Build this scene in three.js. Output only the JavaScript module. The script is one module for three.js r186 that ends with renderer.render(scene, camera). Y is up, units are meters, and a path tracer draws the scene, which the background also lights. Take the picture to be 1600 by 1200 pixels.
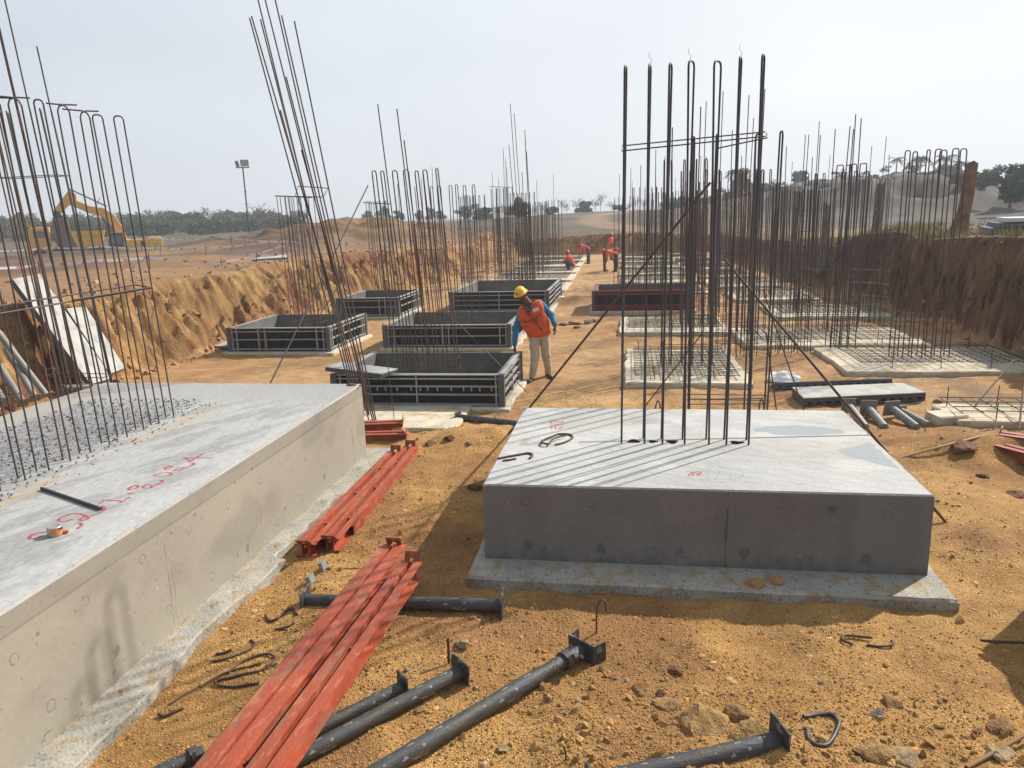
import * as THREE from 'three';
import { mergeGeometries } from 'three/addons/utils/BufferGeometryUtils.js';

// ---------------------------------------------------------------- camera, sky, sun, exposure
const scene = new THREE.Scene();
const V = (x, y, z) => new THREE.Vector3(x, y, z);
const RAD = Math.PI / 180;
const EYE = V(0, 2.7, 0);
const camera = new THREE.PerspectiveCamera(53.13, 4 / 3, 0.05, 3000);
camera.position.copy(EYE);
camera.rotation.order = 'YXZ';
camera.rotation.set(-12.36 * RAD, 9.0 * RAD, -1.7 * RAD);
camera.updateMatrixWorld(true);
scene.add(camera);

const renderer = new THREE.WebGLRenderer({ antialias: true });
renderer.setSize(1024, 768);
renderer.toneMapping = THREE.LinearToneMapping;
renderer.toneMappingExposure = 1.3;
renderer.shadowMap.enabled = true;
renderer.shadowMap.type = THREE.PCFSoftShadowMap;

const SUN_EL = 37.8 * RAD, SUNDIR = V(Math.SQRT1_2 * Math.cos(SUN_EL), Math.sin(SUN_EL), -Math.SQRT1_2 * Math.cos(SUN_EL));
const sun = new THREE.DirectionalLight(new THREE.Color().setRGB(1.0, 0.93, 0.82), 5.0);
sun.position.copy(SUNDIR).multiplyScalar(120).add(V(0, 0, -20));
sun.target.position.set(0, 0, -20);
sun.castShadow = true; sun.shadow.radius = 1.5; sun.shadow.mapSize.set(4096, 4096);
Object.assign(sun.shadow.camera, { left: -60, right: 60, top: 60, bottom: -60, near: 1, far: 320 });
sun.shadow.bias = -0.0005; sun.shadow.normalBias = 0.02;
scene.add(sun, sun.target);

{ // hazy sky: pale, brighter towards the sun, a little bluer high up on the far side
  const hsh = (i, j) => { const s = Math.sin(i * 127.1 + j * 311.7) * 43758.5453; return (s - Math.floor(s)) * 2 - 1; }, skyNoise = (x, y) => { const i = Math.floor(x), j = Math.floor(y), u = x - i, v = y - j, a = u * u * (3 - 2 * u), b = v * v * (3 - 2 * v); return (hsh(i, j) * (1 - a) + hsh(i + 1, j) * a) * (1 - b) + (hsh(i, j + 1) * (1 - a) + hsh(i + 1, j + 1) * a) * b; };
  const W = 1024, H = 512, d = new Float32Array(W * H * 4), dir = V(0, 0, 0);
  for (let j = 0; j < H; j++) for (let i = 0; i < W; i++) {
    const el = ((j + 0.5) / H - 0.5) * Math.PI, az = ((i + 0.5) / W - 0.5) * 2 * Math.PI;
    dir.set(Math.cos(el) * Math.cos(az), Math.sin(el), Math.cos(el) * Math.sin(az));
    const c = dir.dot(SUNDIR), e = Math.max(0, Math.sin(el));
    const glow = Math.max(0, (c + 1) / 2);
    const cl = skyNoise(az * 2.2, el * 7) * 0.6 + skyNoise(az * 5.1 + 3, el * 15 + 2) * 0.3 + skyNoise(az * 11 + 7, el * 31) * 0.15, wisp = 0.07 * cl * Math.min(1, e * 7);
    const L = (0.225 + 0.575 * glow + 0.10 * Math.pow(Math.max(0, c), 10) + wisp) * (1.06 - 0.40 * e);
    const blue = Math.pow(1 - glow, 0.8) * (0.3 + 0.7 * Math.min(1, e * 2.5)) * 1.6 - 0.9 * wisp;
    const k = 4 * (j * W + i);
    d[k] = L * (1.0 - 0.17 * blue); d[k + 1] = L * (1.012 - 0.03 * blue); d[k + 2] = L * (1.03 + 0.14 * blue); d[k + 3] = 1;
  }
  const t = new THREE.DataTexture(d, W, H, THREE.RGBAFormat, THREE.FloatType);
  t.mapping = THREE.EquirectangularReflectionMapping; t.magFilter = t.minFilter = THREE.LinearFilter; t.needsUpdate = true;
  scene.background = t; scene.environment = t;
}
scene.fog = new THREE.FogExp2(new THREE.Color().setRGB(0.84, 0.90, 0.98), 0.0015);

// ---------------------------------------------------------------- helpers
function mulberry(a) { return () => { a |= 0; a = a + 0x6D2B79F5 | 0; let t = Math.imul(a ^ a >>> 15, 1 | a); t = t + Math.imul(t ^ t >>> 7, 61 | t) ^ t; return ((t ^ t >>> 14) >>> 0) / 4294967296; }; }
const rnd = mulberry(20240122);
const rr = (a, b) => a + (b - a) * rnd();
const clamp = (x, a, b) => x < a ? a : x > b ? b : x;
const sstep = (a, b, x) => { const t = clamp((x - a) / (b - a), 0, 1); return t * t * (3 - 2 * t); };
const lerp = (a, b, t) => a + (b - a) * t;
const PERM = new Uint8Array(512), LAT = new Float32Array(256);
{ const r = mulberry(7); for (let i = 0; i < 256; i++) { PERM[i] = i; LAT[i] = r() * 2 - 1; } for (let i = 255; i > 0; i--) { const j = Math.floor(r() * (i + 1)), t = PERM[i]; PERM[i] = PERM[j]; PERM[j] = t; } for (let i = 0; i < 256; i++) PERM[i + 256] = PERM[i]; }
// value noise, -1..1; per = tile period in lattice cells (power-free, 0 = none)
function vn(x, y, per = 0, seed = 0) {
  let xi = Math.floor(x), yi = Math.floor(y); const fx = x - xi, fy = y - yi;
  let x1 = xi + 1, y1 = yi + 1;
  if (per) { xi = ((xi % per) + per) % per; x1 = ((x1 % per) + per) % per; yi = ((yi % per) + per) % per; y1 = ((y1 % per) + per) % per; }
  const h = (a, b) => LAT[PERM[(PERM[(a & 255)] + (b & 255) + seed) & 255]];
  const u = fx * fx * (3 - 2 * fx), v = fy * fy * (3 - 2 * fy);
  const a = h(xi, yi), b = h(x1, yi), c = h(xi, y1), e = h(x1, y1);
  return a + (b - a) * u + (c - a + (a - b - c + e) * u) * v;
}
function fbm(x, y, oct = 4, per = 0, seed = 0) { let s = 0, a = 0.5, f = 1; for (let o = 0; o < oct; o++) { s += a * vn(x * f, y * f, per * f, seed + o * 17); a *= 0.5; f *= 2; } return s; }

// pixel of the 1600x1200 photograph -> point of the place, on the plane y = h, z = z or x = x
const ray = (px, py) => V((px - 800) / 1200, -(py - 600) / 1200, -1).applyQuaternion(camera.quaternion);
const G = (px, py, h = 0) => { const d = ray(px, py); return d.multiplyScalar((h - EYE.y) / d.y).add(EYE); };
const D = (px, py, z) => { const d = ray(px, py); return d.multiplyScalar(z / d.z).add(EYE); };
const PX = (px, py, x) => { const d = ray(px, py); return d.multiplyScalar(x / d.x).add(EYE); };
const AT = (px, py, dist) => { const d = ray(px, py); return d.multiplyScalar(dist / Math.hypot(d.x, d.z)).add(EYE); };

const taken = {};
function numbered(n) { const k = taken[n] = (taken[n] ?? -1) + 1; return k ? n + '_' + String(k).padStart(3, '0') : n; }
function tag(o, label, category, group, kind) { o.userData = {}; if (label) o.userData.label = label; if (category) o.userData.category = category; if (group) o.userData.group = group; if (kind) o.userData.kind = kind; return o; }
function thing(name, label, category, group) { const o = new THREE.Group(); o.name = numbered(name); scene.add(o); return tag(o, label, category, group); }
function one(name, geo, mat, label, category, group) { const o = new THREE.Mesh(geo, mat); o.name = numbered(name); scene.add(o); return tag(o, label, category, group); }
function part(parent, name, geo, mat) { const m = new THREE.Mesh(geo, mat); m.name = name; parent.add(m); return m; }
function struct(name, geo, mat) { const o = new THREE.Mesh(geo, mat); o.name = numbered(name); scene.add(o); o.userData = { kind: 'structure' }; return o; }
function copyOf(src, label) { const c = src.clone(); c.name = numbered(src.name.replace(/_\d{3}$/, '')); c.userData = { ...src.userData }; if (label) c.userData.label = label; scene.add(c); return c; }

const col = (r, g, b) => new THREE.Color().setRGB(r, g, b);
const CYL = {}; for (const n of [5, 6, 8, 20]) { CYL[n] = new THREE.CylinderGeometry(1, 1, 1, n, 1); }
const UP = V(0, 1, 0);
function setRod(m, a, b, r) { const d = b.clone().sub(a), L = d.length(); m.position.copy(a).addScaledVector(d, 0.5); m.quaternion.setFromUnitVectors(UP, d.normalize()); m.scale.set(r, L, r); return m; }
const rod = (parent, name, a, b, r, mat, n = 6) => setRod(part(parent, name, CYL[n], mat), a, b, r);
function rodGeo(a, b, r, n = 5) { const g = CYL[n].clone(), m = new THREE.Mesh(); setRod(m, a, b, r); m.updateMatrix(); g.applyMatrix4(m.matrix); return g; }
const BOX = new THREE.BoxGeometry(1, 1, 1);
function box(parent, name, x, y, z, sx, sy, sz, mat) { const m = part(parent, name, BOX, mat); m.position.set(x, y, z); m.scale.set(sx, sy, sz); return m; }
function boxGeo(x, y, z, sx, sy, sz) { const g = new THREE.BoxGeometry(sx, sy, sz); g.translate(x, y, z); return g; }
// bevelled box (small chamfers that catch light)
function bevelBox(sx, sy, sz, c = 0.01) {
  const s = new THREE.Shape(), w = sx / 2 - c, h = sy / 2 - c; s.moveTo(-w, -h); s.lineTo(w, -h); s.lineTo(w, h); s.lineTo(-w, h); s.closePath();
  const g = new THREE.ExtrudeGeometry(s, { depth: sz - 2 * c, bevelEnabled: true, bevelThickness: c, bevelSize: c, bevelSegments: 1, steps: 1 }); g.translate(0, 0, -sz / 2 + c); return g;
}
// tube along a polyline (parallel frames), n sides
function tubeGeo(pts, r, n = 6, closed = false) {
  const N = pts.length, pos = [], nor = [], uv = [], idx = [], T = V(0, 0, 0), Nn = V(0, 0, 0), B = V(0, 0, 0), prevT = V(0, 0, 0); let len = 0;
  for (let i = 0; i < N; i++) {
    const a = pts[closed ? (i + N - 1) % N : Math.max(0, i - 1)], b = pts[closed ? (i + 1) % N : Math.min(N - 1, i + 1)];
    T.copy(b).sub(a).normalize();
    if (i === 0) { Nn.set(0, 1, 0); if (Math.abs(T.y) > 0.9) Nn.set(1, 0, 0); } else len += pts[i].distanceTo(pts[i - 1]);
    B.crossVectors(T, Nn).normalize(); Nn.crossVectors(B, T).normalize();
    for (let k = 0; k <= n; k++) { const t = k / n * 2 * Math.PI, c = Math.cos(t), s = Math.sin(t); nor.push(c * Nn.x + s * B.x, c * Nn.y + s * B.y, c * Nn.z + s * B.z); const q = nor.length - 3; pos.push(pts[i].x + r * nor[q], pts[i].y + r * nor[q + 1], pts[i].z + r * nor[q + 2]); uv.push(k / n, len); }
  }
  const M = closed ? N : N - 1;
  for (let i = 0; i < M; i++) for (let k = 0; k < n; k++) { const a = i * (n + 1) + k, b = ((i + 1) % N) * (n + 1) + k; idx.push(a, a + 1, b, b, a + 1, b + 1); }
  if (!closed) for (const [row, flip] of [[0, 0], [N - 1, 1]]) { const c = pos.length / 3; const p = pts[row]; pos.push(p.x, p.y, p.z); nor.push(0, 1, 0); uv.push(0, 0); for (let k = 0; k < n; k++) { const a = row * (n + 1) + k; flip ? idx.push(c, a + 1, a) : idx.push(c, a, a + 1); } }
  const g = new THREE.BufferGeometry(); g.setAttribute('position', new THREE.Float32BufferAttribute(pos, 3)); g.setAttribute('normal', new THREE.Float32BufferAttribute(nor, 3)); g.setAttribute('uv', new THREE.Float32BufferAttribute(uv, 2)); g.setIndex(idx); return g;
}
// slab between four corners a b c d (counter-clockwise seen from outside), thickness t to the back
function slabGeo(a, b, c, d, t) {
  const n = b.clone().sub(a).cross(d.clone().sub(a)).normalize().multiplyScalar(-t), q = [a, b, c, d], w = q.map(p => p.clone().add(n)), pos = [], uv = [];
  const quad = (p0, p1, p2, p3) => { const u = p0.distanceTo(p1), v = p0.distanceTo(p3); for (const [p, s, r] of [[p0, 0, 0], [p1, u, 0], [p2, u, v], [p0, 0, 0], [p2, u, v], [p3, 0, v]]) { pos.push(p.x, p.y, p.z); uv.push(s, r); } };
  quad(...q); quad(w[3], w[2], w[1], w[0]); for (let i = 0; i < 4; i++) { const j = (i + 1) % 4; quad(q[j], q[i], w[i], w[j]); }
  const g = new THREE.BufferGeometry(); g.setAttribute('position', new THREE.Float32BufferAttribute(pos, 3)); g.setAttribute('uv', new THREE.Float32BufferAttribute(uv, 2)); g.computeVertexNormals(); return g;
}
const toSRGB = v => { v = clamp(v, 0, 1); return 255 * (v <= 0.0031308 ? 12.92 * v : 1.055 * Math.pow(v, 1 / 2.4) - 0.055); };
// colour texture from f(u, v) -> [r,g,b] linear, in 0..1
function colTex(W, H, f, wrap = true) {
  const d = new Uint8Array(W * H * 4);
  for (let j = 0; j < H; j++) for (let i = 0; i < W; i++) { const c = f((i + 0.5) / W, (j + 0.5) / H), k = 4 * (j * W + i); d[k] = toSRGB(c[0]); d[k + 1] = toSRGB(c[1]); d[k + 2] = toSRGB(c[2]); d[k + 3] = 255; }
  return finTex(d, W, H, wrap, true);
}
function valTex(W, H, f, wrap = true) {
  const d = new Uint8Array(W * H * 4);
  for (let j = 0; j < H; j++) for (let i = 0; i < W; i++) { const c = clamp(f((i + 0.5) / W, (j + 0.5) / H), 0, 1) * 255, k = 4 * (j * W + i); d[k] = d[k + 1] = d[k + 2] = c; d[k + 3] = 255; }
  return finTex(d, W, H, wrap, false);
}
function finTex(d, W, H, wrap, srgb) {
  const t = new THREE.DataTexture(d, W, H, THREE.RGBAFormat, THREE.UnsignedByteType); t.magFilter = THREE.LinearFilter; t.minFilter = THREE.LinearMipmapLinearFilter; t.generateMipmaps = true;
  t.wrapS = t.wrapT = wrap ? THREE.RepeatWrapping : THREE.ClampToEdgeWrapping; if (srgb) t.colorSpace = THREE.SRGBColorSpace; t.needsUpdate = true; return t;
}
const std = (c, rough = 0.8, extra = {}) => new THREE.MeshStandardMaterial({ color: c, roughness: rough, metalness: 0, ...extra });

// implicit body -> mesh (naive surface nets); sdf(x,y,z) -> distance, paint(x,y,z) -> [r,g,b]
function surfaceNets(lo, hi, cell, sdf, paint) {
  const n = [0, 1, 2].map(k => Math.ceil((hi[k] - lo[k]) / cell) + 1), [nx, ny, nz] = n, F = new Float32Array(nx * ny * nz);
  for (let k = 0, q = 0; k < nz; k++) for (let j = 0; j < ny; j++) for (let i = 0; i < nx; i++) F[q++] = sdf(lo[0] + i * cell, lo[1] + j * cell, lo[2] + k * cell);
  const id = new Int32Array(nx * ny * nz).fill(-1), pos = [], clr = [], idx = [], I = (i, j, k) => i + nx * (j + ny * k);
  for (let k = 0; k < nz - 1; k++) for (let j = 0; j < ny - 1; j++) for (let i = 0; i < nx - 1; i++) {
    let mask = 0; const f = [];
    for (let c = 0; c < 8; c++) { const v = F[I(i + (c & 1), j + (c >> 1 & 1), k + (c >> 2))]; f.push(v); if (v < 0) mask |= 1 << c; }
    if (mask === 0 || mask === 255) continue;
    let s = [0, 0, 0], m = 0;
    for (let c = 0; c < 8; c++) for (let b = 0; b < 3; b++) { const e = c | 1 << b; if (e === c) continue; const v0 = f[c], v1 = f[e]; if ((v0 < 0) === (v1 < 0)) continue; const t = v0 / (v0 - v1); const p = [c & 1, c >> 1 & 1, c >> 2]; p[b] += t; s[0] += p[0]; s[1] += p[1]; s[2] += p[2]; m++; }
    id[I(i, j, k)] = pos.length / 3;
    const x = lo[0] + (i + s[0] / m) * cell, y = lo[1] + (j + s[1] / m) * cell, z = lo[2] + (k + s[2] / m) * cell;
    pos.push(x, y, z); if (paint) clr.push(...paint(x, y, z));
  }
  const st = [1, nx, nx * ny];
  for (let k = 1; k < nz - 1; k++) for (let j = 1; j < ny - 1; j++) for (let i = 1; i < nx - 1; i++) {
    const q = I(i, j, k), v0 = F[q] < 0;
    for (let b = 0; b < 3; b++) {
      if (v0 === (F[q + st[b]] < 0)) continue; const u = st[(b + 1) % 3], w = st[(b + 2) % 3];
      const A = id[q - u - w], B = id[q - w], C = id[q], E = id[q - u]; if (A < 0 || B < 0 || C < 0 || E < 0) continue;
      v0 ? idx.push(A, B, C, A, C, E) : idx.push(A, C, B, A, E, C);
    }
  }
  const g = new THREE.BufferGeometry(); g.setAttribute('position', new THREE.Float32BufferAttribute(pos, 3)); if (paint) g.setAttribute('color', new THREE.Float32BufferAttribute(clr, 3)); g.setIndex(idx); g.computeVertexNormals(); return g;
}
// ---------------------------------------------------------------- the ground: pit, walls, plain, hill, one sheet
const xLeft = z => -9.05 + 1.5 * sstep(-18, -42, z) + 0.16 * vn(z * 0.35, 3.1) + 0.07 * vn(z * 1.3, 9.4);
const xRight = z => 6.65 - 1.3 * sstep(-22, -46, z) + 0.13 * vn(z * 0.4, 7.7) + 0.06 * vn(z * 1.5, 2.4);
const zEnd = -52, zNear = 7;
const gauss = (x, z, cx, cz, rx, rz, a = 0) => { const c = Math.cos(a), s = Math.sin(a), u = (x - cx) * c + (z - cz) * s, v = -(x - cx) * s + (z - cz) * c; return Math.exp(-(u * u) / (rx * rx) - (v * v) / (rz * rz)); };
const EXC = AT(195, 400, 78), LAMP = AT(390, 368, 80), MOUND = AT(520, 372, 46), MOUND2 = AT(640, 368, 50);
const HILL = AT(1440, 300, 150), HILL2 = AT(1290, 300, 140), HEAPA = AT(345, 392, 52), HEAPB = AT(150, 405, 50), HEAPC = AT(60, 395, 66), HEAPD = AT(425, 385, 50);
const HEAPS = [[MOUND, 6.5, 3.0, 1.5], [MOUND2, 4.5, 3.0, 0.95], [HEAPA, 4.5, 1.6, 0.75], [HEAPB, 7, 1.8, 0.5], [HEAPC, 8, 3, 0.25], [HEAPD, 3.2, 1.6, 0.6], [AT(735, 375, 60), 5, 3, 0.5], [AT(250, 432, 26), 1.5, .6, 0.22], [AT(310, 428, 27), 1.0, .5, 0.25], [AT(1480, 352, 26), 3.5, 2, 0.35], [AT(1190, 345, 75), 9, 4, 0.7], [AT(1300, 330, 92), 13, 4, 1.5], [AT(1225, 330, 98), 9, 4, 1.45], [AT(1390, 330, 88), 12, 4, 1.5], [AT(1470, 330, 84), 10, 4, 1.45]];
const FLOORHUMPS = [[3.1, -8.7, 0.8, 0.4, 0.13], [4.2, -8.9, 0.9, 0.35, 0.16], [2.9, -6.5, 0.5, 1.2, 0.09], [-1.7, -9.0, 0.9, 0.4, 0.10], [-0.9, -26.5, 1.0, 0.9, 0.3], [-1.6, -24, 0.9, 0.6, 0.16], [-2.2, -4.9, .5, .5, .05], [0.7, -3.3, 0.8, 0.35, 0.07], [1.9, -3.2, 0.6, 0.4, 0.06]];
function upper(x, z) {
  const right = sstep(0, 6, x) ;
  let h = lerp(1.5, 1.8 - 0.5 * sstep(-17, -34, z), right);
  const dist = Math.hypot(x, z);
  h += (0.10 * fbm(x * 0.12, z * 0.12, 4) + 0.05 * fbm(x * 0.9, z * 0.9, 3)) * (1 + sstep(15, 60, dist));
  h += 0.22 * right * gauss(x, z, 7.9, -15, 0.9, 6);
  h += lerp(0, 1.25, sstep(-55, -130, z)) * sstep(-45, -5, x);
  h += 1.1 * sstep(-60, -150, z) * sstep(0, 35, x);
  h -= 1.75 * gauss(x, z, EXC.x * 0.97, EXC.z * 0.97, 30, 24) * sstep(20, 42, dist);
  h += 2.2 * gauss(x, z, HILL.x, HILL.z, 30, 14, -0.3) * (1 + 1.5 * fbm(x * 0.09, z * 0.09, 5)) + 1.5 * gauss(x, z, HILL2.x, HILL2.z, 13, 10, -0.3) * (1 + 1.6 * fbm(x * 0.15, z * 0.15, 4));
  for (const [c, rx, rz, a] of HEAPS) { const g = gauss(x, z, c.x, c.z, rx, rz, Math.atan2(-c.x, -c.z) * -1); if (g > 0.002) h += a * Math.pow(g, 0.8) * (1 + (a > 1.4 && c.x > 0 ? 0.9 * fbm(x * 0.35, z * 0.35, 5) : 0.35 * fbm(x * 0.9, z * 0.9, 4))); }
  return h;
}
function pitDist(x, z) { return Math.max(xLeft(z) - x, x - xRight(z), zEnd - z, z - zNear); }
function floorH(x, z) {
  let h = 0.03 * Math.abs(fbm(x * 2.6, z * 2.6, 3, 0, 15)) + 0.014 * vn(x * 5.5, z * 5.5, 0, 25) + 0.04 * fbm(x * 0.7, z * 0.7, 3, 0, 5) + 0.018 * fbm(x * 3.1, z * 3.1, 3, 0, 9);
  for (const [cx, cz, rx, rz, a] of FLOORHUMPS) h += a * gauss(x, z, cx, cz, rx, rz) * (1 + 0.3 * vn(x * 4, z * 4));
  const d = Math.hypot(x, z); if (d < 14) { const k = 1 - sstep(9, 14, d); h += k * (0.011 * fbm(x * 11, z * 11, 3, 0, 3) + 0.006 * Math.max(0, vn(x * 23, z * 23, 0, 31))); }
  return h;
}
function wallT(x, z) { // 0 at the foot of the pit wall, 1 at its top edge
  const dl = xLeft(z) - x, dr = x - xRight(z), de = zEnd - z, dn = z - zNear; let d, W, s;
  if (dl >= dr && dl >= de && dl >= dn) { d = dl; W = 1.15; s = z; } else if (dr >= de && dr >= dn) { d = dr; W = 0.72; s = z + 40; } else { d = Math.max(de, dn); W = 1.0; s = x + 90; }
  if (d < -0.5 || d > W + 0.6) return d < 0 ? 0 : 1;
  const q = d / W, slant = s - 0.75 * d;
  const gully = 0.09 * (0.35 - Math.abs(vn(slant * 2.3, q * 0.9, 0, 40))) + 0.11 * (0.3 - Math.abs(vn(slant * 5.2, q * 1.1, 0, 60))) + 0.16 * vn(s * 0.8, q * 2.4, 0, 80) + 0.12 * (0.3 - Math.abs(vn(slant * 10, q * 2.2, 0, 11))) + 0.10 * vn(s * 7, q * 6, 0, 19) + 0.12 * vn(s * 14, q * 10, 0, 29);
  return clamp(q + gully * Math.sin(Math.PI * clamp(q, 0.05, 0.97)) * 1.25, 0, 1);
}
function terr(x, z) {
  const d = pitDist(x, z);
  if (d < -0.5) return floorH(x, z);
  const t = wallT(x, z), p = t < 0.12 ? t * 1.1 : lerp(0.132, 1, Math.pow((t - 0.12) / 0.88, 0.82));
  return lerp(floorH(x, z), upper(x, z), p);
}
function soilColour(x, z, h, out) {
  const t = wallT(x, z), d = pitDist(x, z), n1 = fbm(x * 0.5, z * 0.5, 4, 0, 21), n2 = fbm(x * 2.2, z * 2.2, 3, 0, 51), n3 = fbm(x * 0.09, z * 0.09, 3, 0, 71);
  let r, g, b;
  if (d < 0.05 || t < 0.04) { // loose coarse fill on the pit floor, ochre with redder and greyer patches
    r = 0.80 + 0.12 * n1 + 0.12 * n2; g = 0.428 + 0.10 * n1 + 0.08 * n2; b = 0.125 + 0.05 * n1 + 0.03 * n2;
    const red = sstep(0.12, 0.4, fbm(x * 1.3, z * 1.3, 3, 0, 91)); const cl = gauss(x, z, -1.4, -24.2, 1.1, 0.7) * sstep(-0.2, 0.3, n2 + 0.2); r = lerp(r, 0.34, cl); g = lerp(g, 0.14, cl); b = lerp(b, 0.06, cl); const n4 = vn(x * 7.3, z * 7.3, 0, 88) + 0.6 * vn(x * 3.3, z * 9.1, 0, 98); r *= 1 + 0.10 * n4; g *= 1 + 0.13 * n4; b *= 1 + 0.16 * n4;
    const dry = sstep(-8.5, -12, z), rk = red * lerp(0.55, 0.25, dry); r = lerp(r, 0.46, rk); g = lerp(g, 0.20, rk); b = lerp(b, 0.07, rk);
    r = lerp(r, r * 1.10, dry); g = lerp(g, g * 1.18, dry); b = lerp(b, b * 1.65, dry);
    const grey = sstep(0.1, 0.3, fbm(x * 0.8 + 9, z * 0.8, 3, 0, 33)) * sstep(3.5, 5, x); r = lerp(r, 0.34, grey * .5); g = lerp(g, 0.27, grey * .5); b = lerp(b, 0.19, grey * .5);
  } else if (t < 0.999) { // cut face: ochre with red streaks down it
    const s = (x < 0 ? z : z + 40), st = vn(s * 3.1 + x, h * 0.6, 0, 40), st2 = vn(s * 7.3 + x * 2, h * 1.1, 0, 60), patch = fbm(z * 0.5, h * 1.2, 3, 0, 13);
    r = 0.70 + 0.14 * st; g = 0.40 + 0.12 * st; b = 0.14 + 0.05 * st;
    const red = clamp(sstep(0.0, 0.45, patch + 0.55 * st2 + 0.1), 0, 1); r = lerp(r, 0.44, red * 0.85); g = lerp(g, 0.17, red * 0.85); b = lerp(b, 0.07, red * 0.85); const dk = sstep(0.25, 0.6, vn(s * 5 - x * 3, h * 4, 0, 33)); r *= 1 - 0.3 * dk; g *= 1 - 0.38 * dk; b *= 1 - 0.35 * dk;
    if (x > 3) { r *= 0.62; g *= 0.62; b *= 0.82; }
  } else {
    r = 0.56 + 0.14 * n1 + 0.10 * n3; g = 0.315 + 0.10 * n1 + 0.05 * n3; b = 0.14 + 0.04 * n1 + 0.02 * n3;
    const dark = sstep(0.02, 0.3, fbm(x * 0.16 + 5, z * 0.16, 4, 0, 17)); r = lerp(r, 0.23, dark * 0.8); g = lerp(g, 0.125, dark * 0.8); b = lerp(b, 0.075, dark * 0.8);
    let heap = 0; for (const i of [2, 3, 4, 5]) { const [c, rx, rz] = HEAPS[i]; heap = Math.max(heap, gauss(x, z, c.x, c.z, rx * 1.1, rz * 1.3, Math.atan2(-c.x, -c.z) * -1)); }
    heap = sstep(0.15, 0.6, heap + 0.25 * n2); r = lerp(r, 0.20, heap); g = lerp(g, 0.105, heap); b = lerp(b, 0.068, heap);
    const dist = Math.hypot(x, z), far = sstep(38, 66, dist + 12 * n3) * sstep(-0.3, 0.02, n3 + 0.32 + 0.45 * n1); r = lerp(r, 0.21 + 0.1 * n1, far); g = lerp(g, 0.155 + 0.07 * n1, far); b = lerp(b, 0.095 + 0.04 * n1, far); const gv = sstep(0.0, 0.3, fbm(x * 0.2 + 40, z * 0.2, 4, 0, 61)) * sstep(45, 80, dist) * 0.7; r = lerp(r, 0.13, gv); g = lerp(g, 0.125, gv); b = lerp(b, 0.06, gv);
    const hill = sstep(0.06, 0.3, gauss(x, z, HILL.x, HILL.z, 34, 16, -0.3) + gauss(x, z, HILL2.x, HILL2.z, 14, 10, -0.3) + .08 * n1); r = lerp(r, 0.12 + .09 * n2 + .06 * n1, hill); g = lerp(g, 0.105 + .08 * n2 + .05 * n1, hill); b = lerp(b, 0.085 + .06 * n2 + .04 * n1, hill);
    const spoil = sstep(8, 14, x) * sstep(-40, -52, z); r = lerp(r, 0.135 + 0.09 * n1 + 0.07 * n2, spoil); g = lerp(g, 0.112 + 0.07 * n1 + 0.06 * n2, spoil); b = lerp(b, 0.088 + 0.05 * n1 + 0.04 * n2, spoil);
    const road = 0.7 - 0.7 * sstep(1.0, 2.4, Math.abs(x - (1.5 + 6 * Math.sin((z + 60) * 0.045)) + 0.6 * n2)); if (z < -50 && z > -120) { r = lerp(r, 0.6, road); g = lerp(g, 0.37, road); b = lerp(b, 0.19, road); }
    const pale = (1 - sstep(2.5, 5.5, Math.abs(x - 14 + 1.2 * n1))) * sstep(-12, -16, z) * sstep(-60, -45, z); r = lerp(r, 0.66, pale * .8); g = lerp(g, 0.40, pale * .8); b = lerp(b, 0.20, pale * .8);
    const grass = sstep(0.05, 0.35, fbm(x * 0.6, z * 0.6, 3, 0, 44) + 0.1) * sstep(6.9, 8, x) * sstep(13, 10, x); r = lerp(r, 0.36, grass * .7); g = lerp(g, 0.30, grass * .7); b = lerp(b, 0.11, grass * .7);
  }
  out[0] = clamp(r, 0, 1); out[1] = clamp(g, 0, 1); out[2] = clamp(b, 0, 1);
}
// grain: pebbly fill, 4 m tile, 2 mm texels
function cellTex(W, layers) {
  const hgt = new Float32Array(W * W), tone = new Float32Array(W * W), hue = new Float32Array(W * W);
  for (const [N, amp, prob, seed] of layers) {
    const r = mulberry(seed), jx = new Float32Array(N * N), jy = new Float32Array(N * N), rad = new Float32Array(N * N), tn = new Float32Array(N * N), hu = new Float32Array(N * N);
    for (let i = 0; i < N * N; i++) { jx[i] = r(); jy[i] = r(); rad[i] = r() < prob ? 0.28 + 0.36 * r() : 0; tn[i] = r(); hu[i] = r(); }
    const S = W / N;
    for (let cy = 0; cy < N; cy++) for (let cx = 0; cx < N; cx++) {
      const q = cy * N + cx; if (!rad[q]) continue; const R = rad[q] * S, X = (cx + jx[q]) * S, Y = (cy + jy[q]) * S, ex = 0.75 + 0.5 * hu[q];
      for (let y = Math.floor(Y - R - 1); y <= Y + R + 1; y++) for (let x = Math.floor(X - R * 1.3 - 1); x <= X + R * 1.3 + 1; x++) {
        const dx = (x - X) / ex, dy = (y - Y) * ex, d2 = (dx * dx + dy * dy) / (R * R); if (d2 >= 1) continue;
        const k = ((y % W) + W) % W * W + ((x % W) + W) % W, hh = amp * Math.sqrt(1 - d2); if (hh > hgt[k]) { hgt[k] = hh; tone[k] = tn[q]; hue[k] = hu[q]; }
      }
    }
  }
  return { hgt, tone, hue };
}
const GT = 2048, cells = cellTex(GT, [[900, 0.3, 0.95, 5], [520, 0.45, 0.6, 6], [240, 0.7, 0.16, 8], [90, 1.0, 0.025, 9]]);
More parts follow.
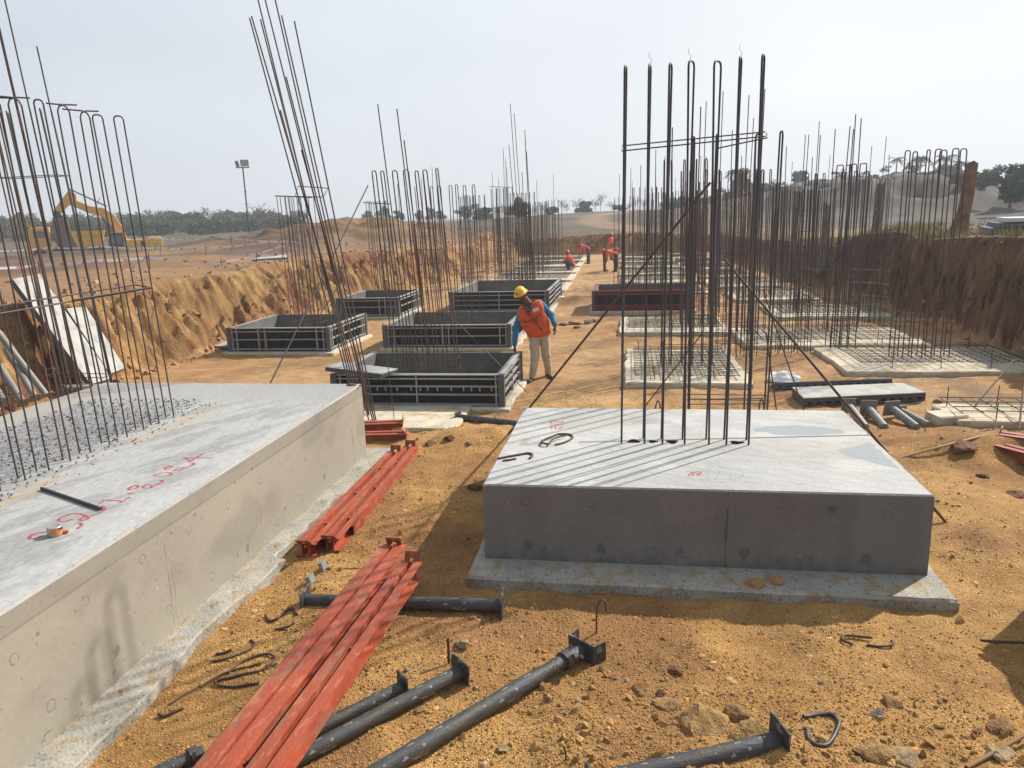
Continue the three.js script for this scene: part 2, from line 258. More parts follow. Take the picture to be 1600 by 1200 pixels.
const groundMap = (() => {
  const d = new Uint8Array(GT * GT * 4), b = new Uint8Array(GT * GT * 4);
  for (let j = 0; j < GT; j++) for (let i = 0; i < GT; i++) {
    const k = j * GT + i, u = i / GT, v = j / GT, n = vn(u * 64, v * 64, 64, 3) * 0.5 + vn(u * 256, v * 256, 256, 8) * 0.5, big = vn(u * 12, v * 12, 12, 5);
    const tn = cells.tone[k], hu = cells.hue[k], h = cells.hgt[k];
    let m = 0.44 + 0.09 * n + 0.06 * big + (h > 0 ? (tn - 0.45) * 0.42 : -0.08); let r = m, g = m, bb = m;
    if (h > 0.3) { if (hu > 0.8) { g *= 1.12; bb *= 1.7; } else if (hu < 0.18) { g *= 0.8; bb *= 0.75; } }
    d[4 * k] = toSRGB(r); d[4 * k + 1] = toSRGB(g); d[4 * k + 2] = toSRGB(bb); d[4 * k + 3] = 255;
    const e = clamp(0.25 + 0.6 * h + 0.09 * n + 0.08 * big, 0, 1) * 255; b[4 * k] = b[4 * k + 1] = b[4 * k + 2] = e; b[4 * k + 3] = 255;
  }
  return { map: finTex(d, GT, GT, true, true), bump: finTex(b, GT, GT, true, false) };
})();
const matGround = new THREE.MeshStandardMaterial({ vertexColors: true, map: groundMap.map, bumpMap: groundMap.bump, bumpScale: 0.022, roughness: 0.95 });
{
  const axis = segs => { const a = []; for (const [x0, x1, s] of segs) { const n = Math.max(1, Math.round((x1 - x0) / s)); for (let i = 0; i < n; i++) a.push(x0 + (x1 - x0) * i / n); } a.push(segs[segs.length - 1][1]); return a; };
  const grow = (a, b, s, k) => { const o = []; let x = a; while (x < b) { o.push(x); x += s; s *= k; } o.push(b); return o; };
  const xs = [...grow(11.2, 420, 0.2, 1.05).map(v => -v).reverse().slice(0, -1), ...axis([[-11.2, -8.5, 0.045], [-8.5, -3.4, 0.1], [-3.4, 3.2, 0.04], [3.2, 5.0, 0.08], [5.0, 8.0, 0.045]]).slice(0, -1), ...grow(8, 420, 0.12, 1.045)];
  const zs = [...grow(56, 430, 0.3, 1.035).map(v => -v).reverse().slice(0, -1), ...axis([[-56, -30, 0.13], [-30, -9.5, 0.062], [-9.5, -2.7, 0.038], [-2.7, 6, 0.3]]).slice(0, -1), ...grow(6, 150, 0.3, 1.25)];
  const nx = xs.length, nz = zs.length, pos = new Float32Array(nx * nz * 3), clr = new Float32Array(nx * nz * 3), uv = new Float32Array(nx * nz * 2), idx = new Uint32Array((nx - 1) * (nz - 1) * 6), c = [0, 0, 0];
  for (let j = 0, k = 0; j < nz; j++) for (let i = 0; i < nx; i++, k++) {
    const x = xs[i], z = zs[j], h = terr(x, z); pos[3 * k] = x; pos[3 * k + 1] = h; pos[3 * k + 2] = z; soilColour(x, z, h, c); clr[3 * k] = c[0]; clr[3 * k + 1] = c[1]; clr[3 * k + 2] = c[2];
    const s = x < 0 ? -1 : 1, w = wallT(x, z) * 1.5; uv[2 * k] = (x + s * w) / 4 + 0.13 * vn(x * .2, z * .2); uv[2 * k + 1] = z / 4 + 0.13 * vn(x * .2 + 9, z * .2);
  }
  for (let j = 0, q = 0; j < nz - 1; j++) for (let i = 0; i < nx - 1; i++) { const a = j * nx + i, b = a + nx; idx[q++] = a; idx[q++] = b; idx[q++] = a + 1; idx[q++] = b; idx[q++] = b + 1; idx[q++] = a + 1; }
  const g = new THREE.BufferGeometry(); g.setAttribute('position', new THREE.BufferAttribute(pos, 3)); g.setAttribute('color', new THREE.BufferAttribute(clr, 3)); g.setAttribute('uv', new THREE.BufferAttribute(uv, 2)); g.setIndex(new THREE.BufferAttribute(idx, 1)); g.computeVertexNormals();
  struct('ground', g, matGround); console.log('ground', nx, nz);
}
// ---------------------------------------------------------------- shared materials
const fine = valTex(512, 512, (u, v) => 0.5 + 0.28 * vn(u * 96, v * 96, 96) + 0.22 * vn(u * 24, v * 24, 24, 4));
const rustMap = (r, g, b, amt) => colTex(128, 256, (u, v) => { const n = fbm(u * 4, v * 24, 3, 4, 2), s = sstep(-0.1, 0.35, n) * amt, t = 1 + 0.35 * vn(u * 16, v * 64, 16, 6); return [lerp(r, 0.10, s) * t, lerp(g, 0.048, s) * t, lerp(b, 0.03, s) * t]; });
const steelDark = new THREE.MeshStandardMaterial({ map: rustMap(0.062, 0.056, 0.058, 0.4), roughness: 0.6, metalness: 0.15, bumpMap: fine, bumpScale: 0.002 });
const steelRust = new THREE.MeshStandardMaterial({ map: rustMap(0.095, 0.052, 0.04, 0.7), roughness: 0.75, metalness: 0.1 });
const steelGrey = new THREE.MeshStandardMaterial({ map: rustMap(0.06, 0.058, 0.062, 0.2), roughness: 0.55, metalness: 0.25 });
const BARMATS = [steelDark, steelRust, steelGrey];
const concMap = (r, g, b, v1 = 0.12, seed = 0) => colTex(512, 512, (u, v) => { const n = fbm(u * 6, v * 6, 4, 6, seed), f = vn(u * 128, v * 128, 128, seed + 3), p = vn(u * 60, v * 60, 60, seed + 9) > 0.82 ? 0.72 : 1, m = (1 + v1 * 2 * n + 0.05 * f) * p; return [r * m, g * m, b * m]; });
// ---------------------------------------------------------------- concrete footings in the foreground
function subdivide(pts, step, wob, seed) { // closed outline [x,z] -> finer, slightly uneven
  const out = []; for (let i = 0; i < pts.length; i++) { const a = pts[i], b = pts[(i + 1) % pts.length], L = Math.hypot(b[0] - a[0], b[1] - a[1]), n = Math.max(1, Math.round(L / step)), nx = -(b[1] - a[1]) / L, nz = (b[0] - a[0]) / L; for (let k = 0; k < n; k++) { const t = k / n, x = lerp(a[0], b[0], t), z = lerp(a[1], b[1], t), w = k ? wob * (0.6 * vn(x * 2.1 + z * 2.3, seed, 0, seed) + 0.5 * vn(x * 9 + z * 8, seed + 3, 0, seed)) : 0; out.push([x + nx * w, z + nz * w]); } } return out;
}
function prismGeo(out, y0, y1, ch) { // upright prism with a chamfered, uneven upper edge; uv in metres
  const N = out.length, cx = out.reduce((s, p) => s + p[0], 0) / N, cz = out.reduce((s, p) => s + p[1], 0) / N, pos = [], uv = [], idx = []; let len = 0;
  const inset = out.map(p => { const L = Math.hypot(p[0] - cx, p[1] - cz); return [p[0] - (p[0] - cx) / L * ch, p[1] - (p[1] - cz) / L * ch]; });
  for (let i = 0; i <= N; i++) { const p = out[i % N], q = inset[i % N]; pos.push(p[0], y0, p[1], p[0], y1 - ch, p[1], p[0], y1 - ch, p[1], q[0], y1, q[1]); uv.push(len, y0, len, y1 - ch, len, y1 - ch, len, y1); const n = out[(i + 1) % N]; len += Math.hypot(n[0] - p[0], n[1] - p[1]); if (i < N) { const a = 4 * i, b = a + 4; idx.push(a, a + 1, b, b, a + 1, b + 1, a + 2, a + 3, b + 2, b + 2, a + 3, b + 3); } }
  const base = pos.length / 3; for (const q of inset) { pos.push(q[0], y1, q[1]); uv.push(q[0], q[1]); }
  for (const f of THREE.ShapeUtils.triangulateShape(inset.map(p => new THREE.Vector2(p[0], p[1])), [])) idx.push(base + f[0], base + f[1], base + f[2]);
  const g = new THREE.BufferGeometry(); g.setAttribute('position', new THREE.Float32BufferAttribute(pos, 3)); g.setAttribute('uv', new THREE.Float32BufferAttribute(uv, 2)); g.setIndex(idx); g.computeVertexNormals(); return g;
}
const rect = (x0, x1, z0, z1) => [[x0, z0], [x1, z0], [x1, z1], [x0, z1]];
const blindMap = colTex(512, 512, (u, v) => { const n = fbm(u * 5, v * 5, 4, 5, 31), f = vn(u * 90, v * 90, 90, 7), soil = 0.75 * sstep(0.02, 0.5, fbm(u * 13, v * 13, 5, 13, 77)), m = 1 + 0.34 * n + 0.16 * f, hole = vn(u * 70, v * 70, 70, 90) > 0.75 ? 0.6 : 1; return [lerp(0.31, 0.30, soil) * m * hole, lerp(0.295, 0.21, soil) * m * hole, lerp(0.26, 0.11, soil) * m * hole]; });
const blindPaleMap = colTex(512, 512, (u, v) => { const n = fbm(u * 5, v * 5, 4, 5, 12), f = vn(u * 90, v * 90, 90, 17), soil = 0.8 * sstep(0.05, 0.5, fbm(u * 11, v * 11, 5, 11, 70)), m = 1 + 0.24 * n + 0.10 * f; return [lerp(0.52, 0.42, soil) * m, lerp(0.47, 0.30, soil) * m, lerp(0.37, 0.16, soil) * m]; });
const matBlind = new THREE.MeshStandardMaterial({ map: blindMap, bumpMap: fine, bumpScale: 0.004, roughness: 0.92, side: THREE.DoubleSide });
const matBlindPale = new THREE.MeshStandardMaterial({ map: blindPaleMap, bumpMap: fine, bumpScale: 0.003, roughness: 0.92, side: THREE.DoubleSide });
// a face texture: f(x, y) in metres -> colour; marks: [x, y, radius, kind]
function faceMat(Wm, Hm, px, base, marks, seams, rough = 0.85) {
  const W = Math.min(2048, Math.round(Wm * px)), H = Math.round(Hm * px);
  const hgt = new Float32Array(W * H).fill(0.5);
  const map = colTex(W, H, (u, v) => {
    const x = u * Wm, y = v * Hm, c = base(x, y); let m = 1, h = 0.5 + 0.05 * vn(x * 40, y * 40) + 0.06 * vn(x * 5, y * 5);
    if (vn(x * 41, y * 41, 0, 20) > 0.93) { m *= 0.72; h -= 0.25; }
    for (const [mx, my, r, kind] of marks) { const d = Math.hypot(x - mx, (y - my)); if (d > r * 1.6) continue; if (kind === 0) { const e = Math.abs(d - r); if (e < r * 0.13 * (1 + vn(x * 50, y * 50))) { m *= 0.78; h -= 0.2; } } else if (d < r * (1 + 0.35 * vn(x * 60, y * 60))) { m *= kind === 2 ? 1.2 : 0.68; h -= 0.25; } }
    for (const [s0, y0, y1, w, dk] of seams) { const e = Math.abs(x - s0 - 0.012 * vn(y * 7, s0)); if (y > y0 && y < y1 && e < w * (0.6 + 0.5 * vn(y * 20, 4))) { m *= dk; h -= 0.2; } }
    hgt[Math.min(H - 1, Math.floor(v * H)) * W + Math.min(W - 1, Math.floor(u * W))] = h;
    return [c[0] * m, c[1] * m, c[2] * m];
  }, false);
  const bump = valTex(W, H, (u, v) => hgt[Math.min(H - 1, Math.floor(v * H)) * W + Math.min(W - 1, Math.floor(u * W))], false);
  return new THREE.MeshStandardMaterial({ map, bumpMap: bump, bumpScale: 0.006, roughness: rough });
}
// a top texture in plan: base(x, z), strokes painted on it
function planTex(W, H, x0, x1, z0, z1, base, strokes) {
  const al = strokes.map(() => new Float32Array(W * H));
  strokes.forEach((s, q) => { const A = al[q], sx = W / (x1 - x0), sz = H / (z1 - z0);
    for (const pl of s.lines) for (let i = 0; i + 1 < pl.length; i++) { const ax = (pl[i][0] - x0) * sx, ay = (pl[i][1] - z0) * sz, bx = (pl[i + 1][0] - x0) * sx, by = (pl[i + 1][1] - z0) * sz, r = s.w * sx, L2 = (bx - ax) ** 2 + (by - ay) ** 2 || 1;
      for (let y = Math.max(0, Math.floor(Math.min(ay, by) - r - 1)); y <= Math.min(H - 1, Math.max(ay, by) + r + 1); y++) for (let x = Math.max(0, Math.floor(Math.min(ax, bx) - r - 1)); x <= Math.min(W - 1, Math.max(ax, bx) + r + 1); x++) { const t = clamp(((x - ax) * (bx - ax) + (y - ay) * (by - ay)) / L2, 0, 1), d = Math.hypot(x - ax - t * (bx - ax), y - ay - t * (by - ay)), a = clamp(r - d + 0.5, 0, 1); if (a > A[y * W + x]) A[y * W + x] = a; } } });
  return colTex(W, H, (u, v) => { const x = lerp(x0, x1, u), z = lerp(z0, z1, v), c = base(x, z), k = Math.min(H - 1, Math.floor(v * H)) * W + Math.min(W - 1, Math.floor(u * W)); strokes.forEach((s, q) => { const a = al[q][k] * s.a * clamp(0.75 + 0.6 * vn(x * 90, z * 90, 0, 9), 0.2, 1); for (let i = 0; i < 3; i++) c[i] = lerp(c[i], s.c[i], a); }); return c; }, false);
}
function topGeo(x0, x1, z0, z1, y, holes, ch) { // z0 = far edge, z1 = near edge; uv over the plan
  const s = new THREE.Shape(subdivide(rect(x0 + ch, x1 - ch, z0 + ch, z1 - ch), 0.08, 0.004, 3).map(p => new THREE.Vector2(p[0], p[1])));
  for (const [hx, hz, rx, rz] of holes) { const p = new THREE.Path(); for (let i = 0; i < 16; i++) { const a = -i / 16 * 2 * Math.PI, k = 1 + 0.18 * Math.sin(a * 3 + hx * 9); p[i ? 'lineTo' : 'moveTo'](hx + rx * k * Math.cos(a), hz + rz * k * Math.sin(a)); } p.closePath(); s.holes.push(p); }
  const g = new THREE.ShapeGeometry(s), P = g.attributes.position, U = g.attributes.uv; for (let i = 0; i < P.count; i++) { const x = P.getX(i), z = P.getY(i); P.setXYZ(i, x, y, z); U.setXY(i, (x - x0) / (x1 - x0), (z - z0) / (z1 - z0)); }
  const ix = g.index.array; for (let i = 0; i < ix.length; i += 3) { const t = ix[i]; ix[i] = ix[i + 1]; ix[i + 1] = t; } g.computeVertexNormals(); return g;
}
function faceGeo(a, b, y0, y1) { // upright face from a to b ([x,z]), outside on the right hand when walking a -> b seen from above... uv 0..1
  const g = new THREE.BufferGeometry(), P = [a[0], y0, a[1], b[0], y0, b[1], b[0], y1, b[1], a[0], y1, a[1]]; g.setAttribute('position', new THREE.Float32BufferAttribute(P, 3)); g.setAttribute('uv', new THREE.Float32BufferAttribute([0, 0, 1, 0, 1, 1, 0, 1], 2)); g.setIndex([0, 1, 2, 0, 2, 3]); g.computeVertexNormals(); return g;
}
function chamferGeo(x0, x1, z0, z1, y1, ch) { const o = [[x0, z1], [x1, z1], [x1, z0], [x0, z0]], i = [[x0 + ch, z1 - ch], [x1 - ch, z1 - ch], [x1 - ch, z0 + ch], [x0 + ch, z0 + ch]], pos = [], idx = [], uv = []; for (let k = 0; k < 4; k++) { const n = (k + 1) % 4, b = pos.length / 3; pos.push(o[k][0], y1 - ch, o[k][1], o[n][0], y1 - ch, o[n][1], i[n][0], y1, i[n][1], i[k][0], y1, i[k][1]); uv.push(0, 0, 3, 0, 3, 0.02, 0, 0.02); idx.push(b, b + 1, b + 2, b, b + 2, b + 3); } const g = new THREE.BufferGeometry(); g.setAttribute('position', new THREE.Float32BufferAttribute(pos, 3)); g.setAttribute('uv', new THREE.Float32BufferAttribute(uv, 2)); g.setIndex(idx); g.computeVertexNormals(); return g; }
const CONC = new THREE.MeshStandardMaterial({ map: concMap(0.32, 0.31, 0.29, 0.1, 5), bumpMap: fine, bumpScale: 0.004, roughness: 0.85 });
const RED = [0.30, 0.022, 0.05];

// the right-hand footing, with its ring marks, seams, pockets round the bars and red writing
const RB = { x0: -1.12, x1: 2.11, z0: -7.86, z1: -5.47, y0: 0.085, y1: 0.7 };
{
  const t = thing('concrete_footing', 'low concrete footing block with nearly white top and red 22 written on it', 'footing');
  const T2 = (X, Y) => { const p = G(820 + X / 4, 630 + Y / 4, RB.y1); return [p.x, p.z]; };
  const ln = (...a) => { const o = []; for (let i = 0; i < a.length; i += 2) o.push(T2(a[i], a[i + 1])); return o; };
  const arc = (cx, cy, rx, ry, a0, a1) => { const o = []; for (let i = 0; i <= 14; i++) { const a = lerp(a0, a1, i / 14); o.push(T2(cx + rx * Math.cos(a), cy + ry * Math.sin(a))); } return o; };
  const red = [ln(1015, 427, 1045, 430, 1042, 437, 1018, 450, 1050, 452), ln(1060, 428, 1050, 452), ln(1062, 430, 1080, 440), ln(1072, 428, 1102, 430, 1098, 438, 1075, 450, 1108, 452), ln(160, 112, 185, 110), ln(160, 112, 162, 124, 188, 123), ln(195, 114, 210, 113), ln(196, 121, 210, 120), ln(215, 112, 238, 112, 236, 117, 214, 124, 240, 124), ln(158, 134, 242, 132), ln(155, 146, 180, 145), ln(168, 145, 166, 162), ln(190, 146, 192, 162), ln(205, 146, 235, 146, 230, 152, 206, 160, 236, 160)];
  const pencil = [arc(1185, 450, 45, 40, Math.PI * 0.75, Math.PI * 1.35), ln(1215, 425, 1195, 468), ln(1275, 440, 1288, 475), arc(1300, 440, 65, 40, -1.2, 1.1), ln(1238, 428, 1248, 430), ln(1065, 380, 1145, 398, 1150, 410)];
  const poly = [[1308, 703], [1360, 691], [1408, 733], [1384, 729], [1322, 712]].map(p => { const g = G(p[0], p[1], RB.y1); return [g.x, g.z]; });
  const inPoly = (x, z) => { let c = false; for (let i = 0, j = poly.length - 1; i < poly.length; j = i++) { const a = poly[i], b = poly[j]; if ((a[1] > z) !== (b[1] > z) && x < (b[0] - a[0]) * (z - a[1]) / (b[1] - a[1]) + a[0]) c = !c; } return c; };
  const pud = G(1247, 673, RB.y1), pud2 = G(1015, 659, RB.y1);
  const map = planTex(1400, 1024, RB.x0, RB.x1, RB.z0, RB.z1, (x, z) => {
    const n = fbm(x * 1.6, z * 1.6, 4, 0, 3), f = vn(x * 70, z * 70), s = vn(x * 5 + z * 3, z * 30 - x * 12, 0, 8), w = sstep(0.05, 0.3, fbm(x * 2.3 + 4, z * 2.3, 4, 0, 66)); let m = 0.375 + 0.07 * n + 0.03 * f + 0.03 * s + 0.045 * w; if (vn(x * 38, z * 38, 0, 50) > 0.86) m *= 0.78;
    let c = [m, m * 1.0, m * 0.985]; const brown = sstep(0.1, 0.35, fbm(x * 1.8, z * 1.8 + 7, 3, 0, 99)) * 0.3; c[2] *= 1 - 0.18 * brown; c[1] *= 1 - 0.07 * brown;
    const e = ((x - pud.x) / (0.38 + .03 * vn(z * 20, 2))) ** 2 + ((z - pud.z) / 0.17) ** 2 + 0.3 * vn(x * 9, z * 9), e2 = ((x - pud2.x) / 0.2) ** 2 + ((z - pud2.z) / 0.1) ** 2 + 0.3 * vn(x * 9, z * 9);
    if (e < 1 || inPoly(x + 0.02 * vn(x * 12, z * 12), z)) c = [0.27 + 0.02 * n, 0.295 + 0.02 * n, 0.315 + 0.02 * n]; else if (e2 < 1) c = c.map(q => q * 0.84);
    return c;
  }, [{ lines: red, w: 0.008, c: RED, a: 1.0 }, { lines: pencil, w: 0.003, c: [0.16, 0.16, 0.17], a: 0.7 }]);
  const pockets = [[990, 689.5, .055, .055], [1020, 690, .04, .04], [1050, 690.3, .05, .055], [1151, 691.5, .06, .05]].map(([a, b, r, q]) => { const p = G(a, b, RB.y1); return [p.x, p.z, r, q]; });
  part(t, 'top_face', topGeo(RB.x0, RB.x1, RB.z0, RB.z1, RB.y1, pockets, 0.012), new THREE.MeshStandardMaterial({ map, bumpMap: fine, bumpScale: 0.004, roughness: 0.82 }));
  part(t, 'arris', chamferGeo(RB.x0, RB.x1, RB.z0, RB.z1, RB.y1, 0.012), CONC);
  for (const [x, z, rx, rz] of pockets) { const pr = []; for (let i = 0; i <= 6; i++) { const a = i / 6 * Math.PI / 2; pr.push(new THREE.Vector2(Math.sin(a) * 1.22 + 0.001, -Math.cos(a))); } const g = new THREE.LatheGeometry(pr, 14); g.scale(rx, 0.07, rz); const m = part(t, 'pocket', g, new THREE.MeshStandardMaterial({ color: col(0.10, 0.075, 0.065), roughness: 0.95, side: THREE.DoubleSide })); m.position.set(x, RB.y1 + 0.001, z); }
  const H = RB.y1 - RB.y0, L = RB.x1 - RB.x0, D2 = RB.z1 - RB.z0;
  const base = s => (x, y) => { const n = fbm(x * 1.3, y * 2, 4, 0, s), st = vn(x * 9, y * 1.1, 0, s), m = 0.185 + 0.045 * n + 0.016 * st + 0.012 * vn(x * 60, y * 60), br = sstep(0.0, 0.3, fbm(x * 2.4, y * 3 + 5, 3, 0, s + 8)) * 0.5, edge = 1 - 0.3 * sstep(0.12, -0.02, y + 0.09 * fbm(x * 7, y * 9, 4, 0, s) + 0.05 * vn(x * 30, y * 12)); return [m * (1.03 + 0.03 * br) * edge, m * (0.97 - 0.05 * br) * edge, m * (0.915 - 0.10 * br) * edge]; };
  const marks = [[0.33, 0.50, .035, 0], [0.20, .49, .012, 2], [0.80, .45, .014, 2], [0.83, .49, .03, 0], [1.30, .52, .03, 0], [1.72, .43, .012, 2], [2.2, .52, .022, 0], [2.55, .5, .03, 1], [2.93, .46, .035, 0], [0.34, .13, .036, 1], [0.9, .12, .04, 1], [1.28, .1, .045, 0], [1.48, .12, .035, 1], [1.95, .13, .04, 1], [2.35, .12, .035, 0], [2.8, .11, .04, 1], [0.52, .3, .008, 2], [1.1, .33, .01, 2], [2.4, .3, .01, 2]];
  part(t, 'side_face', faceGeo([RB.x0, RB.z1], [RB.x1, RB.z1], RB.y0, RB.y1 - 0.012), faceMat(L, H, 560, base(3), marks, [[1.83, 0, 0.5, 0.012, 0.62], [0.17, 0, 0.2, 0.006, 0.7]]));
  part(t, 'side_face', faceGeo([RB.x0, RB.z0], [RB.x0, RB.z1], RB.y0, RB.y1 - 0.012), faceMat(D2, H, 300, base(7), [[0.4, .48, .03, 0], [1.2, .47, .03, 1]], []));
  part(t, 'side_face', faceGeo([RB.x1, RB.z1], [RB.x1, RB.z0], RB.y0, RB.y1 - 0.012), CONC);
  part(t, 'side_face', faceGeo([RB.x1, RB.z0], [RB.x0, RB.z0], RB.y0, RB.y1 - 0.012), CONC);
  part(t, 'blinding_pad', prismGeo(subdivide([[-1.20, -5.16], [2.19, -5.11], [2.24, -8.1], [-1.27, -8.1]].reverse(), 0.1, 0.014, 5), -0.08, 0.09, 0.02), matBlind);
  const clod = (x, z, r, s) => { const g = new THREE.IcosahedronGeometry(r, 2), P = g.attributes.position; for (let i = 0; i < P.count; i++) { const k = 1 + 0.3 * vn(P.getX(i) * 30 + s, P.getY(i) * 30 + P.getZ(i) * 22); P.setXYZ(i, P.getX(i) * k, P.getY(i) * k * 0.6, P.getZ(i) * k); } g.computeVertexNormals(); return g; };
  const CL = std(col(0.33, 0.18, 0.065), 0.95);
  [[1180, 912, 0.06, 'left'], [1214, 908, 0.045, 'right']].forEach(([a, b, r, w], i) => { const p = G(a, b, 0.1), m = one('soil_clod', clod(0, 0, r, i * 3), CL, w === 'left' ? 'bigger orange soil clod on the pad ledge of the white topped footing' : 'smaller orange soil clod on the pad ledge of the white topped footing', 'soil clod'); m.position.set(p.x, 0.1, p.z); });
}
// the left-hand footing: tall, long, date in red, gravel strewn along the bars
const LB = { x0: -6.2, x1: -3.0, z0: -8.1, z1: -1.6, y0: 0.06, y1: 0.9 };
{
  const t = thing('concrete_footing', 'long tall concrete footing with grey gravelly top and red date 22.1.2024', 'footing');
  const Q = (X, Y) => { const p = G(20 + X / 4.706, 690 + Y / 4.706, LB.y1); return [p.x, p.z]; };
  const ln = (...a) => { const o = []; for (let i = 0; i < a.length; i += 2) o.push(Q(a[i], a[i + 1])); return o; };
  const lines = [ln(240, 664, 200, 668, 150, 682, 118, 702, 128, 716, 165, 712, 205, 695), ln(480, 636, 505, 610, 492, 598, 455, 605), ln(545, 552, 500, 532, 440, 528, 385, 545, 335, 570, 335, 588, 380, 588, 430, 572), ln(555, 555, 520, 556, 485, 572, 500, 580, 545, 570, 555, 552, 620, 530, 665, 510, 678, 490, 655, 472), ln(640, 450, 668, 430, 720, 432, 815, 436, 785, 448), ln(800, 440, 855, 410), ln(848, 382, 880, 380), ln(920, 322, 885, 325, 848, 345, 856, 354, 900, 345, 925, 330, 905, 320), ln(955, 330, 990, 316, 1030, 322, 1015, 338, 965, 342, 955, 328), ln(1030, 320, 1080, 308, 1102, 292, 1090, 285), ln(1030, 252, 1060, 238, 1110, 228, 1165, 230, 1165, 245, 1110, 255, 1030, 252), ln(1150, 180, 1118, 192, 1118, 202, 1150, 200, 1170, 188, 1150, 180), ln(1185, 212, 1215, 195, 1255, 192, 1230, 212, 1185, 214), ln(1250, 200, 1300, 180, 1332, 165, 1320, 155), ln(1258, 120, 1460, 119), ln(1258, 120, 1310, 142, 1340, 122, 1402, 86), ln(1290, 142, 1300, 150)];
  const map = planTex(1024, 2048, LB.x0, LB.x1, LB.z0, LB.z1, (x, z) => {
    const n = fbm(x * 1.1, z * 1.1, 4, 0, 30), f = vn(x * 60, z * 60), dx = x + 4.42 - 0.06 * vn(z * 1.7, 4);
    const streak = fbm(x * 9 + z * 4, z * 2.2 - x * 1.2, 4, 0, 61) + 0.35 * fbm(x * 34 + z * 14, z * 9 - x * 4, 3, 0, 23), wash = sstep(-0.12, 0.22, streak + 0.25 * n);
    let m = lerp(0.275, 0.355, wash) + 0.03 * f + 0.02 * vn(x * 22 + z * 9, z * 14, 0, 2); let c = [m * 1.0, m * 0.995, m * 0.985];
    const edge = sstep(-3.32, -3.05, x + 0.08 * streak + 0.04 * n); c = c.map(q => lerp(q, 0.41 + 0.05 * f, edge * 0.7));
    const far = sstep(-6.7, -7.4, z + 0.3 * n), fm = 0.30 + 0.03 * n + 0.015 * f; c = [lerp(c[0], fm, far), lerp(c[1], fm * 0.99, far), lerp(c[2], fm * 0.985, far)];
    const grit = sstep(0.0, -0.18, dx) * sstep(-5.95, -5.6, x + 0.15 * n) * (1 - far) * sstep(-0.5, 0.0, n + 0.55), gm = 0.215 + 0.06 * f + 0.05 * n + 0.05 * vn(x * 25, z * 25, 0, 6); c = [lerp(c[0], gm, grit), lerp(c[1], gm * 0.99, grit), lerp(c[2], gm, grit)];
    const strip = sstep(-5.7, -5.9, x + 0.1 * n), sm = 0.32 + 0.04 * n; c = [lerp(c[0], sm, strip), lerp(c[1], sm * 0.93, strip), lerp(c[2], sm * 0.84, strip)];
    const tan = Math.exp(-(((dx - 0.22) / 0.07) ** 2)) * sstep(0.0, 0.25, fbm(z * 2.2, 7, 3) + 0.1) * 0.6; c = [lerp(c[0], 0.38, tan), lerp(c[1], 0.29, tan), lerp(c[2], 0.18, tan)];
    return c;
  }, [{ lines, w: 0.0105, c: RED, a: 1.0 }]);
  part(t, 'top_face', topGeo(LB.x0, LB.x1, LB.z0, LB.z1, LB.y1, [], 0.015), new THREE.MeshStandardMaterial({ map, bumpMap: fine, bumpScale: 0.006, roughness: 0.86 }));
  part(t, 'arris', chamferGeo(LB.x0, LB.x1, LB.z0, LB.z1, LB.y1, 0.015), CONC);
  const H = LB.y1 - LB.y0, L = LB.z1 - LB.z0;
  const base = (x, y) => { const n = fbm(x * 1.1, y * 1.6, 4, 0, 41), f = vn(x * 55, y * 55), grey = y > H - 0.115 + 0.01 * vn(x * 4, 2) ? 0.86 : 1, band = Math.abs(y - (H - 0.115)) < 0.006 ? 0.75 : 1, damp = sstep(0.12, 0.4, fbm(x * 2, y * 3 + 3, 3, 0, 15)) * 0.14, m = (0.30 + 0.045 * n + 0.012 * f) * (1 - damp) * grey * band; return [m, m * 0.905, m * 0.735]; };
  const marks = []; for (let i = 0; i < 12; i++) { marks.push([0.35 + i * 0.52, H - 0.24 + 0.03 * Math.sin(i * 5), 0.028, 0]); marks.push([0.5 + i * 0.53, 0.16 + 0.04 * Math.sin(i * 7), 0.032, i % 3 ? 0 : 1]); } for (let i = 0; i < 40; i++) marks.push([(i * 0.777) % L, (i * 0.313) % H, 0.006 + 0.004 * (i % 3), i % 4 ? 1 : 2]);
  part(t, 'side_face', faceGeo([LB.x1, LB.z1], [LB.x1, LB.z0], LB.y0, LB.y1 - 0.015), faceMat(L, H, 315, base, marks, [[2.66, 0.05, 0.62, 0.006, 0.7], [2.70, 0.05, 0.5, 0.006, 0.8], [3.95, 0.1, 0.6, 0.005, 0.75], [3.98, 0.1, 0.5, 0.004, 1.15], [6.1, 0.0, 0.45, 0.012, 0.6], [5.2, 0.3, 0.5, 0.004, 0.8]]));
  part(t, 'side_face', faceGeo([LB.x0, LB.z0], [LB.x0, LB.z1], LB.y0, LB.y1 - 0.015), CONC);
  part(t, 'side_face', faceGeo([LB.x1, LB.z0], [LB.x0, LB.z0], LB.y0, LB.y1 - 0.015), CONC);
  part(t, 'side_face', faceGeo([LB.x0, LB.z1], [LB.x1, LB.z1], LB.y0, LB.y1 - 0.015), CONC);
  part(t, 'blinding_pad', prismGeo(subdivide([[-6.5, -1.3], [-2.76, -1.3], [-2.74, -3.2], [-2.79, -4.1], [-2.72, -5.35], [-2.84, -5.42], [-2.82, -6.5], [-2.74, -8.1], [-2.78, -8.35], [-6.5, -8.35]].reverse(), 0.05, 0.03, 8), -0.08, 0.075, 0.012), matBlind);
}
{ // next footing of the row, beyond the right edge of the frame (its shadow lies on the ground in view)
  const t = thing('concrete_footing', 'concrete footing beyond the right edge, seen only by its shadow', 'footing');
  part(t, 'block', prismGeo(rect(2.82, 5.9, -2.6, -5.35), 0.08, 0.72, 0.012), CONC);
  part(t, 'blinding_pad', prismGeo(rect(2.81, 6.1, -2.4, -5.36), -0.08, 0.085, 0.02), matBlind);
}
